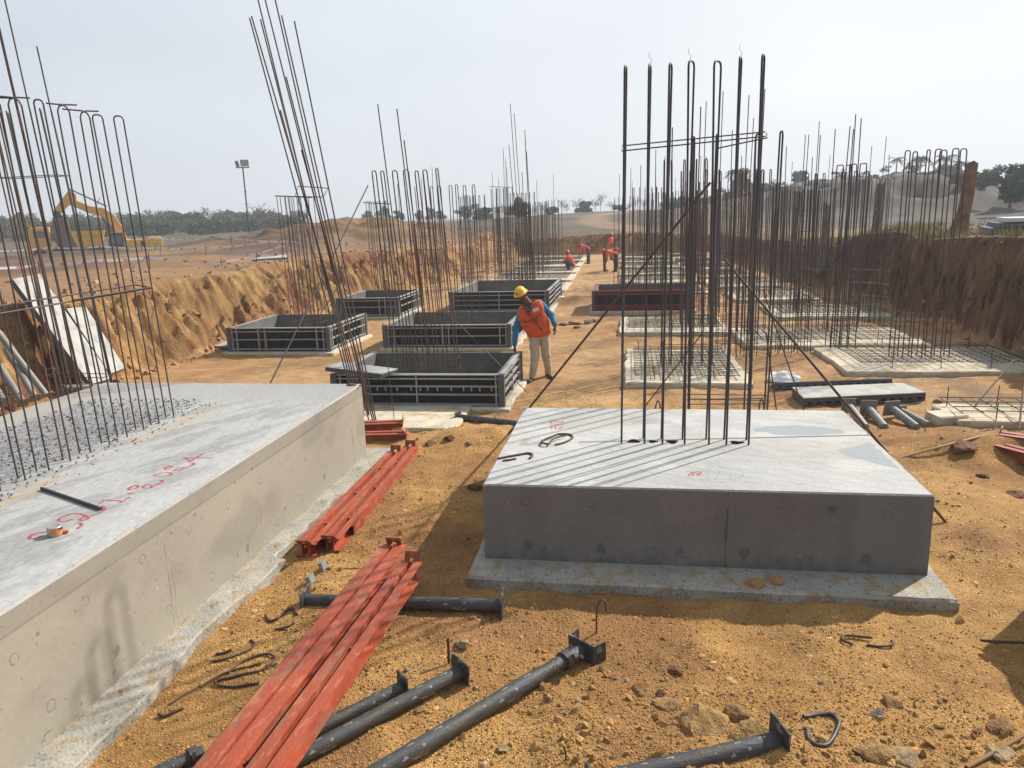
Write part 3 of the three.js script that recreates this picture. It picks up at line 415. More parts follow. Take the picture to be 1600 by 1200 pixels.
{ // crushed stone strewn over the left footing
  const g = new THREE.IcosahedronGeometry(1, 0), n = 1500, im = new THREE.InstancedMesh(g, std(col(1, 1, 1), 0.9), n), o = new THREE.Object3D(), c = new THREE.Color(); const r = mulberry(5);
  for (let i = 0; i < n; i++) { let x, z; if (i < 1150) { x = lerp(-5.75, -4.5, r()); z = lerp(-7.3, -3.9, r()); } else { x = -4.42 + (r() + r() - 1) * 0.35; z = lerp(-7.2, -4.0, r()); } const s = 0.005 + 0.011 * r() * r(); o.position.set(x, LB.y1 + s * 0.5, z); o.rotation.set(r() * 6, r() * 6, r() * 6); o.scale.set(s, s * 0.7, s * 0.9); o.updateMatrix(); im.setMatrixAt(i, o.matrix); const m = 0.09 + 0.15 * r(); im.setColorAt(i, c.setRGB(m, m, m * 1.02)); }
  im.name = 'crushed_stone'; scene.add(im); tag(im, 'dark crushed stone strewn round the bars on the long footing', 'gravel', null, 'stuff');
}
// ---------------------------------------------------------------- reinforcing bars
function bendPts(a, at, b, bt, rad = 0.05) { // hairpin: up a, over, down b
  const across = bt.clone().sub(at), w = across.length(), u = across.clone().normalize(), k = Math.min(rad, w * 0.45), pa = at.clone().sub(a).normalize(), pb = bt.clone().sub(b).normalize();
  return [a, at.clone().addScaledVector(pa, -k), at.clone().addScaledVector(pa, -0.3 * k).addScaledVector(u, 0.3 * k), at.clone().addScaledVector(u, k), bt.clone().addScaledVector(u, -k), bt.clone().addScaledVector(pb, -0.3 * k).addScaledVector(u, -0.3 * k), bt.clone().addScaledVector(pb, -k), b];
}
function hookPts(a, at, out, len) { const p = at.clone().sub(a).normalize(), k = 0.05; return [a, at.clone().addScaledVector(p, -k), at.clone().addScaledVector(p, -0.3 * k).addScaledVector(out, 0.3 * k), at.clone().addScaledVector(out, k), at.clone().addScaledVector(out, len)]; }
function tieLoop(parent, pts, r, mat) { return part(parent, 'tie', tubeGeo(pts, r, 5, true), mat); }

{ // cage standing in the right-hand footing: seven hairpins in two rows
  const t = thing('rebar_cage', 'tall dark hairpin bar cage rising from the white topped footing', 'rebar cage');
  const zf = -6.61, zb = -6.77, y = RB.y1 - 0.12;
  const B = [[971, 971, 976, 979, 100], [1007, 1005, 1014, 1017, 98], [1035, 1033, 1046, 1050, 96], [1070, 1066, 1076, 1085, 92], [1108, 1103, 1116, 1127, 92], [1135, 1131, 1156, 1159, 86], [1170, 1166, 1191, 1195, 82]];
  B.forEach(([f, b, tf, tb, ty], i) => {
    const a = V(D(f, 690, zf).x, y, zf), c = V(D(b, 686, zb).x, y, zb), at = D(tf, ty + 2, zf), bt = D(tb, ty, zb); bt.y = at.y + 0.01;
    part(t, 'hairpin_bar', tubeGeo(bendPts(a, at, c, bt, 0.045), 0.0088, 8), i % 3 === 1 ? steelGrey : steelDark);
    const w = at.clone().add(V(0.01, 0.02, -0.05)); if (i % 2) part(t, 'tie_wire', tubeGeo([w.clone().add(V(0, -0.03, 0)), w.clone().add(V(0.012, 0.02, 0)), w.clone().add(V(-0.01, 0.045, -0.02)), w.clone().add(V(-0.006, 0.07, 0.01))], 0.0018, 4), steelGrey);
  });
  const p = [D(971, 236, zf + 0.02), D(1196, 213, zf + 0.02), D(1196, 206, zb - 0.02), D(972, 228, zb - 0.02)];
  tieLoop(t, p, 0.006, steelDark);
  const q = p.map((v, i) => v.clone().add(V(i === 0 || i === 3 ? 0.75 : 0.012, -0.012, 0))); part(t, 'tie', tubeGeo([q[0], q[1], q[2]], 0.006, 5), steelDark);
}
{ // cage standing in the left-hand footing: a long row, hooks bent over at the top
  const t = thing('rebar_cage', 'long row of bars with bent tops rising from the gravelly footing', 'rebar cage');
  const y = LB.y1 - 0.12; let k = 0;
  for (let z = -6.57; z < -3.6; z += 0.225, k++) {
    const xa = -4.335 - 0.008 * k, xb = xa - 0.085, a = V(xa, y, z), b = V(xb, y, z + 0.03 * Math.sin(k * 3)), lean = -0.045 - 0.004 * Math.sin(k * 2.3), h = 2.88 + 0.02 * Math.sin(k * 5), lz = 0.012 * Math.sin(k * 1.7);
    const at = a.clone().add(V(lean * h * 1.0, h, lz * h)), bt = b.clone().add(V(lean * h * 1.06, h + 0.01, lz * h)); const m = k % 4 === 2 ? steelRust : steelDark;
    if (k < 2 || k % 5 === 4) part(t, 'hairpin_bar', tubeGeo(bendPts(a, at, b, bt, 0.03), 0.0066, 7), m);
    else { part(t, 'hooked_bar', tubeGeo(hookPts(a, at, V(-0.55, 0.02, 0.83).normalize(), 0.16 + 0.02 * (k % 3)), 0.0066, 7), m); part(t, 'hooked_bar', tubeGeo(hookPts(b, bt, V(0.6, 0.04, -0.8).normalize(), 0.15), 0.0066, 7), m); }
  }
  const L = [PX(237, 450, -4.40), PX(-120, 510, -4.24)]; const q = [L[0], L[1], L[1].clone().add(V(-0.17, 0.03, 0)), L[0].clone().add(V(-0.17, 0.03, -0.01))]; tieLoop(t, q, 0.007, steelGrey);
  part(t, 'tie', tubeGeo([L[0].clone().add(V(0.012, 0.01, 0)), L[0].clone().lerp(L[1], 0.45).add(V(0.012, 0.012, 0))], 0.006, 5), steelGrey);
}
// general cage: n bars a row, two rows d apart, joined into hairpins over the top
function cage(label, o) {
  const { x, z, y0 = 0.05, w = 0.9, d = 0.22, n = 7, h = 3.35, r = 0.0105, lean = [0, 0], style = 'U', ties = [], tall = [], turn = 0, mats = [steelDark, steelRust], group, sides = 5, topTie = 0 } = o;
  const t = thing('rebar_cage', label, 'rebar cage', group), rn = mulberry(Math.round(x * 131 + z * 977) | 0); t.position.set(x, y0, z); t.rotation.y = turn;
  const lv = V(lean[0], 0, lean[1]);
  for (let i = 0; i < n; i++) {
    const bx = n > 1 ? lerp(-w / 2, w / 2, i / (n - 1)) : 0, hh = h * (1 + 0.008 * (rn() - 0.5)), j = () => V((rn() - 0.5) * 0.022 * h, 0, (rn() - 0.5) * 0.02 * h);
    const a = V(bx + (rn() - .5) * 0.03, -0.06, d / 2), b = V(bx + (rn() - .5) * 0.03, -0.06, -d / 2), jt = j(), at = a.clone().addScaledVector(lv, hh).add(jt).setY(hh), bt = b.clone().addScaledVector(lv, hh).add(jt.multiplyScalar(0.8)).add(j().multiplyScalar(0.4)).setY(hh + 0.01), m = mats[Math.floor(rn() * mats.length)];
    if (style === 'U') part(t, 'hairpin_bar', tubeGeo(bendPts(a, at, b, bt), r, sides), m);
    else if (style === 'T') { part(t, 'hooked_bar', tubeGeo(hookPts(a, at, V(-0.9, 0, 0.4).normalize(), 0.13), r, sides), m); part(t, 'hooked_bar', tubeGeo(hookPts(b, bt, V(0.9, 0, -0.4).normalize(), 0.13), r, sides), m); }
    else { rod(t, 'bar', a, at, r, m, sides === 8 ? 8 : 5); rod(t, 'bar', b, bt, r, m, 5); }
  }
  for (const [bx, bz, hh, lx = lean[0], lz = lean[1]] of tall) rod(t, 'tall_bar', V(bx, -0.06, bz), V(bx + lx * hh, hh, bz + lz * hh), r * 0.95, mats[Math.floor(rn() * mats.length)], 5);
  for (const ty of ties) { const c = lv.clone().multiplyScalar(ty), e = 0.02, tl = (rn() - 0.5) * 0.05 * Math.min(1, ty); tieLoop(t, [V(-w / 2 - e, ty - tl, d / 2 + e), V(w / 2 + e, ty + tl, d / 2 + e), V(w / 2 + e, ty + tl, -d / 2 - e), V(-w / 2 - e, ty - tl, -d / 2 - e)].map(p => p.add(c)), 0.006, steelDark); }
  if (topTie) { const c = lv.clone().multiplyScalar(topTie); part(t, 'top_bar', tubeGeo([V(-w / 2 - 0.12, topTie + 0.03, 0).add(c), V(0, topTie, 0).add(c), V(w / 2 + 0.08, topTie - 0.03, 0).add(c)], 0.013, 5), steelDark); }
  return t;
}
const lo = [0.12, 0.3, 0.5];
{ // the strongly leaning cage between the long footing and the nearest grey formwork box
  const t = thing('rebar_cage', 'tall cage of bare bars leaning left behind the long footing', 'rebar cage');
  const B = [[545, 390, 28, 0], [560, 393, 25, 0], [548, 400, -14, 1], [552, 407, 30, 0], [566, 427, -14, 1], [572, 440, 24, 0], [576, 460, 33, 0], [556, 438, 172, 1], [570, 471, 234, 1], [564, 412, -10, 1], [568, 447, 120, 0]];
  const e = V(0, 0, 0);
  B.forEach(([bx, tx, ty, row], i) => { const z = row ? -9.78 : -9.52, b = D(bx, 600, z), tp = D(tx, ty, z), dir = b.clone().sub(tp); b.addScaledVector(dir, (b.y + 0.02) / -dir.y); rod(t, 'bar', b, tp, 0.009, i % 3 === 1 ? steelRust : steelDark, 6); });
  tieLoop(t, [D(461, 307, -9.5), D(505, 308, -9.5), D(513, 294, -9.82), D(466, 291, -9.82)], 0.006, steelRust);
}
cage('thin tall bar cage standing behind the far left corner of the long footing', { x: -7.75, z: -9.7, w: 0.85, n: 6, h: 4.2, style: 'I', lean: [-0.075, 0.01], ties: [0.35, 0.6, 3.35], tall: [[-0.3, 0.1, 6.2], [-0.1, -0.1, 5.6], [0.25, 0.1, 6.6], [0.1, 0.12, 5.3], [0.4, -0.1, 5.0]] });
cage('hairpin cage standing inside the nearest grey formwork box', { x: -3.05, z: -11.2, w: 0.95, n: 7, h: 3.33, lean: [-0.06, 0], r: 0.0095, ties: [0.4, 0.55], tall: [[-0.2, 0.1, 4.25, -0.075], [0.02, -0.08, 4.2, -0.075], [0.1, 0.1, 3.75, -0.07]] });
cage('dense thin bar cage with a bar across its top in the leftmost formwork', { x: -7.0, z: -16.0, w: 0.62, d: 0.4, n: 8, h: 3.18, style: 'I', lean: [-0.04, 0], r: 0.008, ties: [0.5], topTie: 3.18, tall: [[-0.3, 0, 1.2, .8]] });
cage('hairpin cage standing in the middle grey formwork box beside the worker', { x: -3.62, z: -16.2, w: 0.88, n: 6, h: 3.3, lean: [-0.025, 0], r: 0.0095, ties: [0.5], tall: [[-0.5, 0.1, 3.6, -0.05], [-0.7, 0, 3.3, -0.06], [-0.8, 0.1, 2.6, -0.06]] });
cage('thin hairpin cage with a top bar in the small formwork at the back left', { x: -7.05, z: -21.5, w: 0.6, n: 6, h: 3.15, lean: [-0.02, 0], r: 0.009, ties: [0.6], topTie: 3.1, tall: [[0.7, .2, 3.6, -.02], [0.9, .1, 3.3, -.02]] });
cage('cage with the tallest bare bars, in the formwork behind the worker', { x: -3.2, z: -23.5, w: 0.45, n: 5, h: 3.0, style: 'I', lean: [-0.02, 0], mats: [steelRust, steelDark], ties: [0.6, 1.2, 1.8, 2.4], tall: [[-0.05, 0.1, 5.85, -0.045], [0.02, -0.1, 5.6, -0.045], [0.25, 0.1, 5.1, -0.03], [0.22, -0.1, 4.9, -0.03], [-0.12, 0, 4.7, -0.06], [0.1, 0.1, 3.9, -0.03], [0.3, 0, 4.5, -0.04]] });
cage('hairpin cage close behind the white topped footing', { x: 1.13, z: -9.15, w: 0.88, n: 5, h: 3.45, ties: [0.42, 0.47], r: 0.011, lean: [0.005, 0], mats: [steelDark, steelGrey] });
cage('hairpin cage standing on the first pad right of the sandy aisle', { x: 0.95, z: -13.4, w: 0.85, n: 6, h: 3.4, ties: lo, r: 0.0105, y0: 0.12, tall: [[-0.3, 0.1, 3.9], [0.1, 0.1, 4.2, 0.01]] });
cage('bar cage on the second pad right of the aisle, before the red box', { x: 1.55, z: -18.3, w: 0.8, n: 6, h: 3.45, ties: lo, y0: 0.12, tall: [[0.0, 0.1, 4.9, 0.012], [0.3, -0.1, 4.7, 0.012], [0.36, 0.1, 5.1, .01]] });
cage('bar cage just right of the second pad cage, on the joined pad', { x: 2.45, z: -16.9, w: 0.7, n: 6, h: 3.35, ties: lo, y0: 0.12, tall: [[-0.2, 0.1, 4.8, 0.014], [0.1, 0.1, 4.9, 0.014]] });
cage('rusty cage with seven neat hairpins on the shaded right pad', { x: 4.93, z: -14.0, w: 0.9, n: 7, h: 3.42, ties: [0.12, 0.3, 0.62], y0: 0.12, mats: [steelRust, steelDark] });
cage('cage with bare tall bars on the pad by the right pit wall', { x: 3.9, z: -15.1, w: 0.42, d: 0.4, n: 4, h: 3.3, ties: lo, y0: 0.12, tall: [[-0.2, 0.1, 3.95, 0.03], [0.0, 0.1, 4.15, 0.0], [0.15, -0.1, 4.1, 0.0], [-0.1, 0.1, 3.9, 0.02]] });
cage('cage right behind the bare tall barred one, hairpins spread wide', { x: 4.15, z: -17.2, w: 1.15, n: 7, h: 3.25, ties: lo, y0: 0.12, tall: [[-0.4, 0.1, 4.0, .01], [-0.1, 0.1, 4.1, .005]] });
cage('bar cage rising out of the red framed formwork', { x: 0.45, z: -22.3, w: 0.8, n: 6, h: 3.3, ties: [0.6, 1.1], tall: [[-0.2, 0, 3.9], [0.2, 0.1, 4.3]] });
// the receding rows
const ORD = ['first', 'second', 'third', 'fourth', 'fifth', 'sixth', 'seventh', 'eighth'];
const rowsR = [[1.0, -27], [1.1, -31], [1.0, -35], [1.0, -39.2], [0.9, -43.5], [0.9, -47.5]], rowsRR = [[4.3, -20.6], [4.2, -24.6], [3.9, -28.8], [3.7, -33], [3.5, -37.2], [3.3, -41.6], [3.2, -46]], rowsL = [[-4.0, -28.6], [-4.1, -32.8], [-4.2, -37], [-4.3, -41.4], [-4.4, -46]], rowsLL = [[-7.1, -27], [-6.7, -31.5], [-6.5, -36]];
const far = (list, phrase, k0) => list.forEach(([x, z], i) => cage(`${ORD[i]} bar cage going back in the row ${phrase}`, { x, z, y0: 0.1, w: [0.75, 0.55, 0.9][(i + k0) % 3], n: 5 + (i + k0) % 3, h: [3.2, 3.0, 3.4, 2.7][(i * 3 + k0) % 4], r: 0.0105, style: (i + k0) % 3 === 2 ? 'I' : 'U', ties: (i + k0) % 2 ? [0.5, 1.0, 1.5, 2.0, 2.4] : lo, mats: (i + k0) % 2 ? [steelRust, steelDark] : [steelDark, steelGrey], lean: [0.012 * Math.sin(i * 4 + k0), 0], tall: (i + k0) % 2 ? [[-0.15, 0.1, 3.9 + 0.5 * Math.sin(i + k0)], [0.2, -0.1, 4.3 + 0.4 * Math.sin(i * 2 + k0)]] : [], group: 'cages of the receding rows' }));
far(rowsR, 'behind the red framed formwork', 0); far(rowsRR, 'along the right pit wall', 1); far(rowsL, 'behind the formwork where the worker stands', 2); far(rowsLL, 'along the left pit wall', 3); far([[2.6, -20.8], [2.45, -25], [2.4, -29.2], [2.3, -34], [2.2, -39]], 'between the two right hand rows', 5); far([[-5.9, -29.5], [-5.6, -34.5], [-5.5, -39]], 'between the two left hand rows', 6);
cage('dark cage with a bar across its top past the tallest bars', { x: -5.0, z: -30.5, w: 0.75, n: 8, h: 3.7, style: 'I', topTie: 3.75, y0: 0.05, ties: [0.5, 1, 1.5], tall: [[0.1, 0, 5.2], [0.2, .1, 4.8]] });

[['thin crowded cage right behind the first pad cage', 1.95, -14.7, 3.3], ['thin crowded cage left of the bare tall barred one', 2.95, -14.9, 3.0], ['thin crowded cage just right of the red framed formwork', 2.1, -22.6, 3.4], ['thin crowded cage behind the red framed formwork, left end', -0.2, -25.2, 3.1], ['thin crowded cage close to the right wall behind the shaded pad', 5.35, -18.6, 3.2], ['thin crowded cage close to the right wall, a pad farther', 5.2, -22.9, 3.1], ['thin crowded cage close to the right wall, two pads farther', 5.0, -27, 3.2]].forEach(([l, x, z, h], i) => cage(l, { x, z, y0: 0.06, w: 0.7, d: 0.3, n: 7, h, r: 0.008, style: i % 2 ? 'I' : 'U', lean: [0.01 * Math.sin(i * 5), 0], ties: [0.2, 0.4, 0.6, 0.9, 1.2], mats: [steelRust, steelDark, steelGrey], tall: [[-0.2, 0.1, h + 0.7], [0.1, -0.1, h + 0.9, 0.02], [0.25, 0.1, h + 0.5, -0.01]] }));
// ---------------------------------------------------------------- blinding pads and bar mats
const matMesh = [];
function pad(label, x0, x1, z0, z1, mat = matBlindPale, hh = 0.1) { return one('blinding_pad', prismGeo(subdivide(rect(x0, x1, z0, z1), 0.22, 0.05, Math.round(x0 * 3 + z0)), -0.1, hh, 0.02), mat, label, 'concrete pad'); }
function barMat(label, x0, x1, z0, z1, sp, single, y = 0.16) { // grid of bars on little stools
  const t = thing('rebar_mat', label, 'rebar mat'), geos = [], r = single ? 0.0068 : 0.007, nx = Math.round((x1 - x0) / sp), nz = Math.round((z0 - z1) / sp), mk = rnd;
  const add = (a, b, nm) => single ? rod(t, nm, a, b, r, mk() < 0.6 ? steelDark : steelRust, 5) : geos.push(rodGeo(a, b, r, 5));
  for (let i = 0; i <= nx; i++) { const x = x0 + (x1 - x0) * i / nx + rr(-.012, .012); add(V(x, y + rr(-.006, .006), z0 + rr(0, .05)), V(x + rr(-.02, .02), y, z1), 'bar'); }
  for (let i = 0; i <= nz; i++) { const z = z0 + (z1 - z0) * i / nz + rr(-.012, .012); add(V(x0 - rr(0, .05), y + 2 * r, z), V(x1, y + 2 * r, z + rr(-.02, .02)), 'bar'); }
  for (let i = 0; i < 7; i++) { const x = lerp(x0, x1, (i + 0.3) / 7), z = i % 2 ? z0 : z1; add(V(x, 0.095, z), V(x + rr(-.02, .02), y + rr(0.1, 0.2), z), 'stool'); }
  if (!single) { const m = part(t, 'bar_grid', mergeGeometries(geos), steelDark); m.userData = { kind: 'stuff' }; }
  return t;
}
pad('pale concrete pad with dark bar grid, first right of the aisle', -0.1, 1.85, -11.85, -14.95); barMat('close grid of bars on the first pad right of the aisle', 0.08, 1.68, -12.1, -14.7, 0.15, true);
pad('pale concrete pad just before the red framed formwork', -0.25, 2.15, -17.05, -19.6); barMat('grid of bars on the pad just before the red framed formwork', -0.05, 2.0, -17.3, -19.4, 0.16, true);
pad('large concrete pad half in the shade of the right wall', 3.42, 6.5, -12.75, -15.0); barMat('wide grid of bars on the pad half in shade', 3.7, 6.3, -13.0, -14.8, 0.15, true, 0.2);
pad('concrete pad joined behind the half shaded one', 2.2, 5.6, -15.25, -17.6); barMat('grid of bars on the pad behind the half shaded one', 2.4, 5.4, -15.45, -17.4, 0.17, true, 0.18);
pad('narrow pale pad between the formwork box and the leaning cage', -4.6, -2.2, -9.15, -10.35, matBlindPale, 0.09);
pad('small cream pad with bars at the right edge of the frame', 3.95, 6.2, -9.75, -10.6); barMat('bar grid on the small cream pad at the right edge', 4.0, 6.1, -9.8, -10.5, 0.24, true, 0.2);
pad('pad under the hairpin cage behind the white topped footing', 0.4, 1.95, -8.72, -9.9, matBlindPale, 0.07);
pad('shaded grey pad third along the right pit wall', 3.5, 6.2, -19.4, -21.9); barMat('bar grid on the third pad along the right wall', 3.7, 6.0, -19.6, -21.7, 0.18, false);
[[rowsR, 'behind the red framed formwork', 3.0, 2.9, 0], [rowsRR.slice(1), 'along the right wall', 2.4, 2.7, 0], [rowsL, 'left of the aisle', 3.4, 3.2, 0]].forEach(([list, ph, w, d]) => list.forEach(([x, z], i) => { pad(`${ORD[i]} pad of the distant row ${ph}`, x - w / 2, x + w / 2, z + d / 2, z - d / 2); barMat(`bar grid on the ${ORD[i]} pad of the distant row ${ph}`, x - w / 2 + .2, x + w / 2 - .2, z + d / 2 - .2, z - d / 2 + .2, 0.27, false, 0.13 + 0.03 * (i % 2)); }));
// ---------------------------------------------------------------- leaning braces and single rods
const brace = (label, a, b, r = 0.011, mat = steelRust, nm = 'brace_bar') => { const m = one(nm, CYL[8], mat, label, 'steel bar'); setRod(m, a, b, r); return m; };
brace('long rusty brace bar sloping up from left of the white topped footing', V(-1.54, 0.02, -8.86), D(1110, 285, -8.25), 0.013);
brace('rusty brace bar sloping down past the right side of the white footing', D(1132, 405, -8.0), V(2.67, 0.02, -6.52), 0.013);
brace('dark brace bar sloping up left behind the leaning cage', G(405, 634, 0.0), D(575, 290, -14.2), 0.012, steelDark);
brace('thin brace from the second pad up to the hairpin cage', G(1010, 632, 0.02), D(1098, 520, -9.4), 0.009);
brace('thin brace on the nearest grey box running to the worker', D(700, 490, -11.9), V(-1.55, 0.02, -11.4), 0.007, steelGrey);
brace('thin brace leaning beside the hairpin cage behind the footing', D(1197, 520, -9.5), G(1213, 640, 0.03), 0.009, steelGrey);
brace('thin brace right of the white footing pointing at the pallets', D(1192, 452, -9.8), G(1262, 660, 0.0), 0.008);
brace('thin wire brace in front of the nearest grey box', D(598, 505, -10.0), G(617, 664, 0.02), 0.005, steelGrey);
brace('rusty stake leaning up in the right shade', G(1508, 652, 0.02), D(1585, 562, -11.6), 0.011);
brace('rusty upright pin on the small cream pad', G(1592, 672, 0.08), D(1600, 600, -10.3), 0.012);
brace('short dark offcut of bar lying by the right rim of the footing', G(1455, 795, 0.01), G(1487, 832, 0.01), 0.009, steelDark);
// ---------------------------------------------------------------- steel formwork boxes
const mPlate = new THREE.MeshStandardMaterial({ map: colTex(256, 256, (u, v) => { const n = fbm(u * 5, v * 5, 4, 5, 3), m = 0.105 + 0.045 * n + 0.012 * vn(u * 60, v * 60, 60); return [m, m, m * 0.97]; }), roughness: 0.7 });
const mRail = new THREE.MeshStandardMaterial({ map: colTex(256, 256, (u, v) => { const n = fbm(u * 6, v * 6, 4, 6, 9), s = sstep(0.15, 0.4, n), m = 0.38 + 0.12 * n; return [lerp(m, 0.26, s), lerp(m, 0.225, s), lerp(m, 0.19, s)]; }), roughness: 0.6, metalness: 0.2 });
const mRib = std(col(0.016, 0.016, 0.017), 0.7), mPlateOut = std(col(0.03, 0.03, 0.031), 0.75), mPost0 = std(col(0.10, 0.10, 0.10), 0.65), mRedPaint = new THREE.MeshStandardMaterial({ map: colTex(512, 512, (u, v) => { const n = fbm(u * 6, v * 6, 4, 6, 2), d = sstep(0.12, 0.38, fbm(u * 9, v * 9, 4, 9, 40)), f = (vn(u * 110, v * 110, 110, 5) > 0.78 ? 1 : 0) + 1.4 * sstep(0.36, 0.42, fbm(u * 16, v * 16, 4, 16, 8)) + 0.8 * sstep(0.72, 0.9, vn(u * 5, v * 160, 5, 44)), m = 1 + 0.5 * n; return [lerp(0.30, 0.27, d) * m + 0.05 * f, lerp(0.056, 0.095, d) * m + 0.03 * f, lerp(0.024, 0.05, d) * m + 0.02 * f]; }), roughness: 0.55, bumpMap: fine, bumpScale: 0.002 });
const mRedDark = std(col(0.20, 0.038, 0.03), 0.6);
function formPanel(t, ax, az, bx, bz, h, y0, o) {
  const L = Math.hypot(bx - ax, bz - az), p = part(t, 'panel', BOX_PLATE(L, h), mPlate); p.position.set(ax, y0, az); p.rotation.y = Math.atan2(-(bz - az), bx - ax);
  if (o.plain) return p;
  box(p, 'outer_sheet', L / 2, h / 2, 0.0025, L - 0.012, h - 0.012, 0.005, mPlateOut);
  const rails = o.rails ?? [0.03, 0.35, 0.66, 0.97], mr = o.mat ?? mRail;
  for (const f of rails) box(p, 'rail', L / 2, f * h, 0.04, L - 0.01, o.railH ?? 0.02, 0.06, mr);
  for (const u of o.posts ?? [0.012, 0.5, 0.988]) box(p, 'post', u * L, h / 2, 0.037, 0.02, h + 0.006, 0.064, o.postMat ?? mRail);
  const g = []; for (let x = 0.08; x < L - 0.05; x += o.sp ?? 0.075) g.push(boxGeo(x, h / 2, 0.016, 0.012, h - 0.04, 0.03)); part(p, 'rib_set', mergeGeometries(g), mRib).userData = { kind: 'stuff' };
  if (o.bolts) { const b = []; for (let x = 0.12; x < L; x += 0.16 + 0.05 * Math.sin(x * 9)) b.push(boxGeo(x, h * (o.rails[1] + o.rails[2]) / 2 + 0.02, 0.06, 0.018, 0.05, 0.02)); part(p, 'wedge_set', mergeGeometries(b), mRail).userData = { kind: 'stuff' }; }
  return p;
}
const plateCache = {}; function BOX_PLATE(L, h) { const k = L.toFixed(3) + h; if (!plateCache[k]) { const g = bevelBox(L, h, 0.03, 0.004); g.translate(L / 2, h / 2, -0.015); plateCache[k] = g; } return plateCache[k]; }
function formwork(label, x0, x1, zf, zb, h, o = {}) {
  const t = thing('footing_formwork', label, 'formwork'), y0 = 0.07;
  formPanel(t, x0, zf, x1, zf, h, y0, { ...o, ...(o.front ?? {}) }); formPanel(t, x1, zf, x1, zb, h, y0, { ...o, bolts: false, ...(o.side ?? {}) });
  formPanel(t, x1, zb, x0, zb, h, y0, { plain: true }); formPanel(t, x0, zb, x0, zf, h, y0, { ...o, bolts: false, plain: !!o.plainLeft });
  for (const [x, z] of [[x0, zf], [x1, zf], [x1, zb], [x0, zb]]) box(t, 'corner_post', x + (x === x1 ? 0.045 : -0.045), y0 + h / 2, z + (z === zf ? 0.045 : -0.045), 0.085, h + 0.012, 0.085, mPost0);
  part(t, 'blinding_pad', prismGeo(subdivide(rect(x0 - 0.16, x1 + 0.17, zf + 0.2, zb - 0.12), 0.15, 0.04, 9), -0.1, 0.068, 0.015), matBlindPale);
  return t;
}
formwork('nearest grey steel formwork box, a panel laid on its corner', -4.22, -1.84, -10.45, -12.15, 0.46, { rails: [0.05, 0.36, 0.62, 0.86, 0.98], posts: [0.02, 0.5, 0.985], bolts: true });
formwork('middle grey steel formwork box the worker stands beside', -5.05, -2.5, -15.4, -17.5, 0.47, { rails: [0.08, 0.5, 0.86, 0.98], posts: [0.01, 0.06, 0.47, 0.52, 0.94, 0.99] });
formwork('leftmost grey steel formwork box near the orange bank', -8.3, -6.2, -14.95, -17.1, 0.5, { rails: [0.1, 0.5, 0.84, 0.98], posts: [0.01, 0.06, 0.29, 0.36, 0.9, 0.97] });
formwork('smaller grey formwork box at the back left', -8.05, -6.4, -20.5, -22.7, 0.52, { rails: [0.08, 0.5, 0.84, 0.98], posts: [0.02, 0.7, 0.8, 0.9, 0.98], sp: 0.1 });
formwork('farther grey formwork box directly behind the worker', -5.05, -2.35, -21.5, -25.3, 0.55, { rails: [0.05, 0.3, 0.55, 0.8, 0.98], sp: 0.1 });
formwork('formwork box with dark red rails beyond the sandy aisle', -0.98, 1.58, -21.25, -23.2, 0.55, { rails: [0.1, 0.24, 0.82, 0.96], railH: 0.05, postMat: mRedDark, mat: mRedDark, posts: [0.02, 0.12, 0.2, 0.5, 0.55, 0.97], sp: 0.1 });

// ---------------------------------------------------------------- loose form panels
const mPly = new THREE.MeshStandardMaterial({ map: colTex(512, 512, (u, v) => { const n = fbm(u * 4, v * 4, 4, 4, 8), f = vn(u * 80, v * 80, 80, 3), st = sstep(0.18, 0.4, fbm(u * 6, v * 6, 3, 6, 55)), m = 0.36 + 0.07 * n + 0.02 * f - 0.08 * st; return [m, m * 0.985, m * 0.94]; }), roughness: 0.75 });
const mEdge = std(col(0.075, 0.085, 0.10), 0.55, { metalness: 0.2 }), mSlot = std(col(0.012, 0.012, 0.013), 0.9);
function loosePanel(label, a, b, c, d, th, slots = 0) { // a-b front edge, c-d back edge (top face corners)
  const t = thing('form_panel', label, 'form panel');
  part(t, 'face_sheet', slabGeo(a, b, c, d, 0.012), mPly);
  const n = b.clone().sub(a).cross(d.clone().sub(a)).normalize(), q = [a, b, c, d], ctr = a.clone().add(b).add(c).add(d).multiplyScalar(0.25);
  for (let i = 0; i < 4; i++) { const p0 = q[i].clone(), p1 = q[(i + 1) % 4].clone(), u = p1.clone().sub(p0).normalize(), inw = ctr.clone().sub(p0.clone().lerp(p1, 0.5)).projectOnPlane(u).projectOnPlane(n).normalize(); const off = n.clone().multiplyScalar(-0.014), A = p0.clone().add(off).addScaledVector(inw, 0.002), B = p1.clone().add(off).addScaledVector(inw, 0.002), i0 = i % 2 ? 0.012 : 0; A.addScaledVector(u, i0); B.addScaledVector(u, -i0);
    part(t, 'edge_frame', slabGeo(A, B, B.clone().addScaledVector(inw, 0.012), A.clone().addScaledVector(inw, 0.012), th), mEdge);
    if (slots && i === 0) { const g = [], L = A.distanceTo(B), out = inw.clone().negate(); for (let s = 0.06; s < L - 0.1; s += 0.13) { const w = 0.05 + 0.03 * ((s * 37) % 1), P = A.clone().addScaledVector(u, s).addScaledVector(n, -th * 0.4).addScaledVector(out, 0.001), P2 = P.clone().addScaledVector(u, w), dn = n.clone().multiplyScalar(-th * 0.28); g.push(slabGeo(P.clone().add(dn), P2.clone().add(dn), P2, P, 0.003)); } part(t, 'slot_row', mergeGeometries(g), mSlot).userData = { kind: 'stuff' }; }
  }
  return t;
}
loosePanel('tall pale panel leaning on the orange bank behind the long footing', PX(142, 600, -8.55), PX(176, 591, -8.6), PX(62, 428, -9.75), PX(20, 436, -9.75), 0.07);
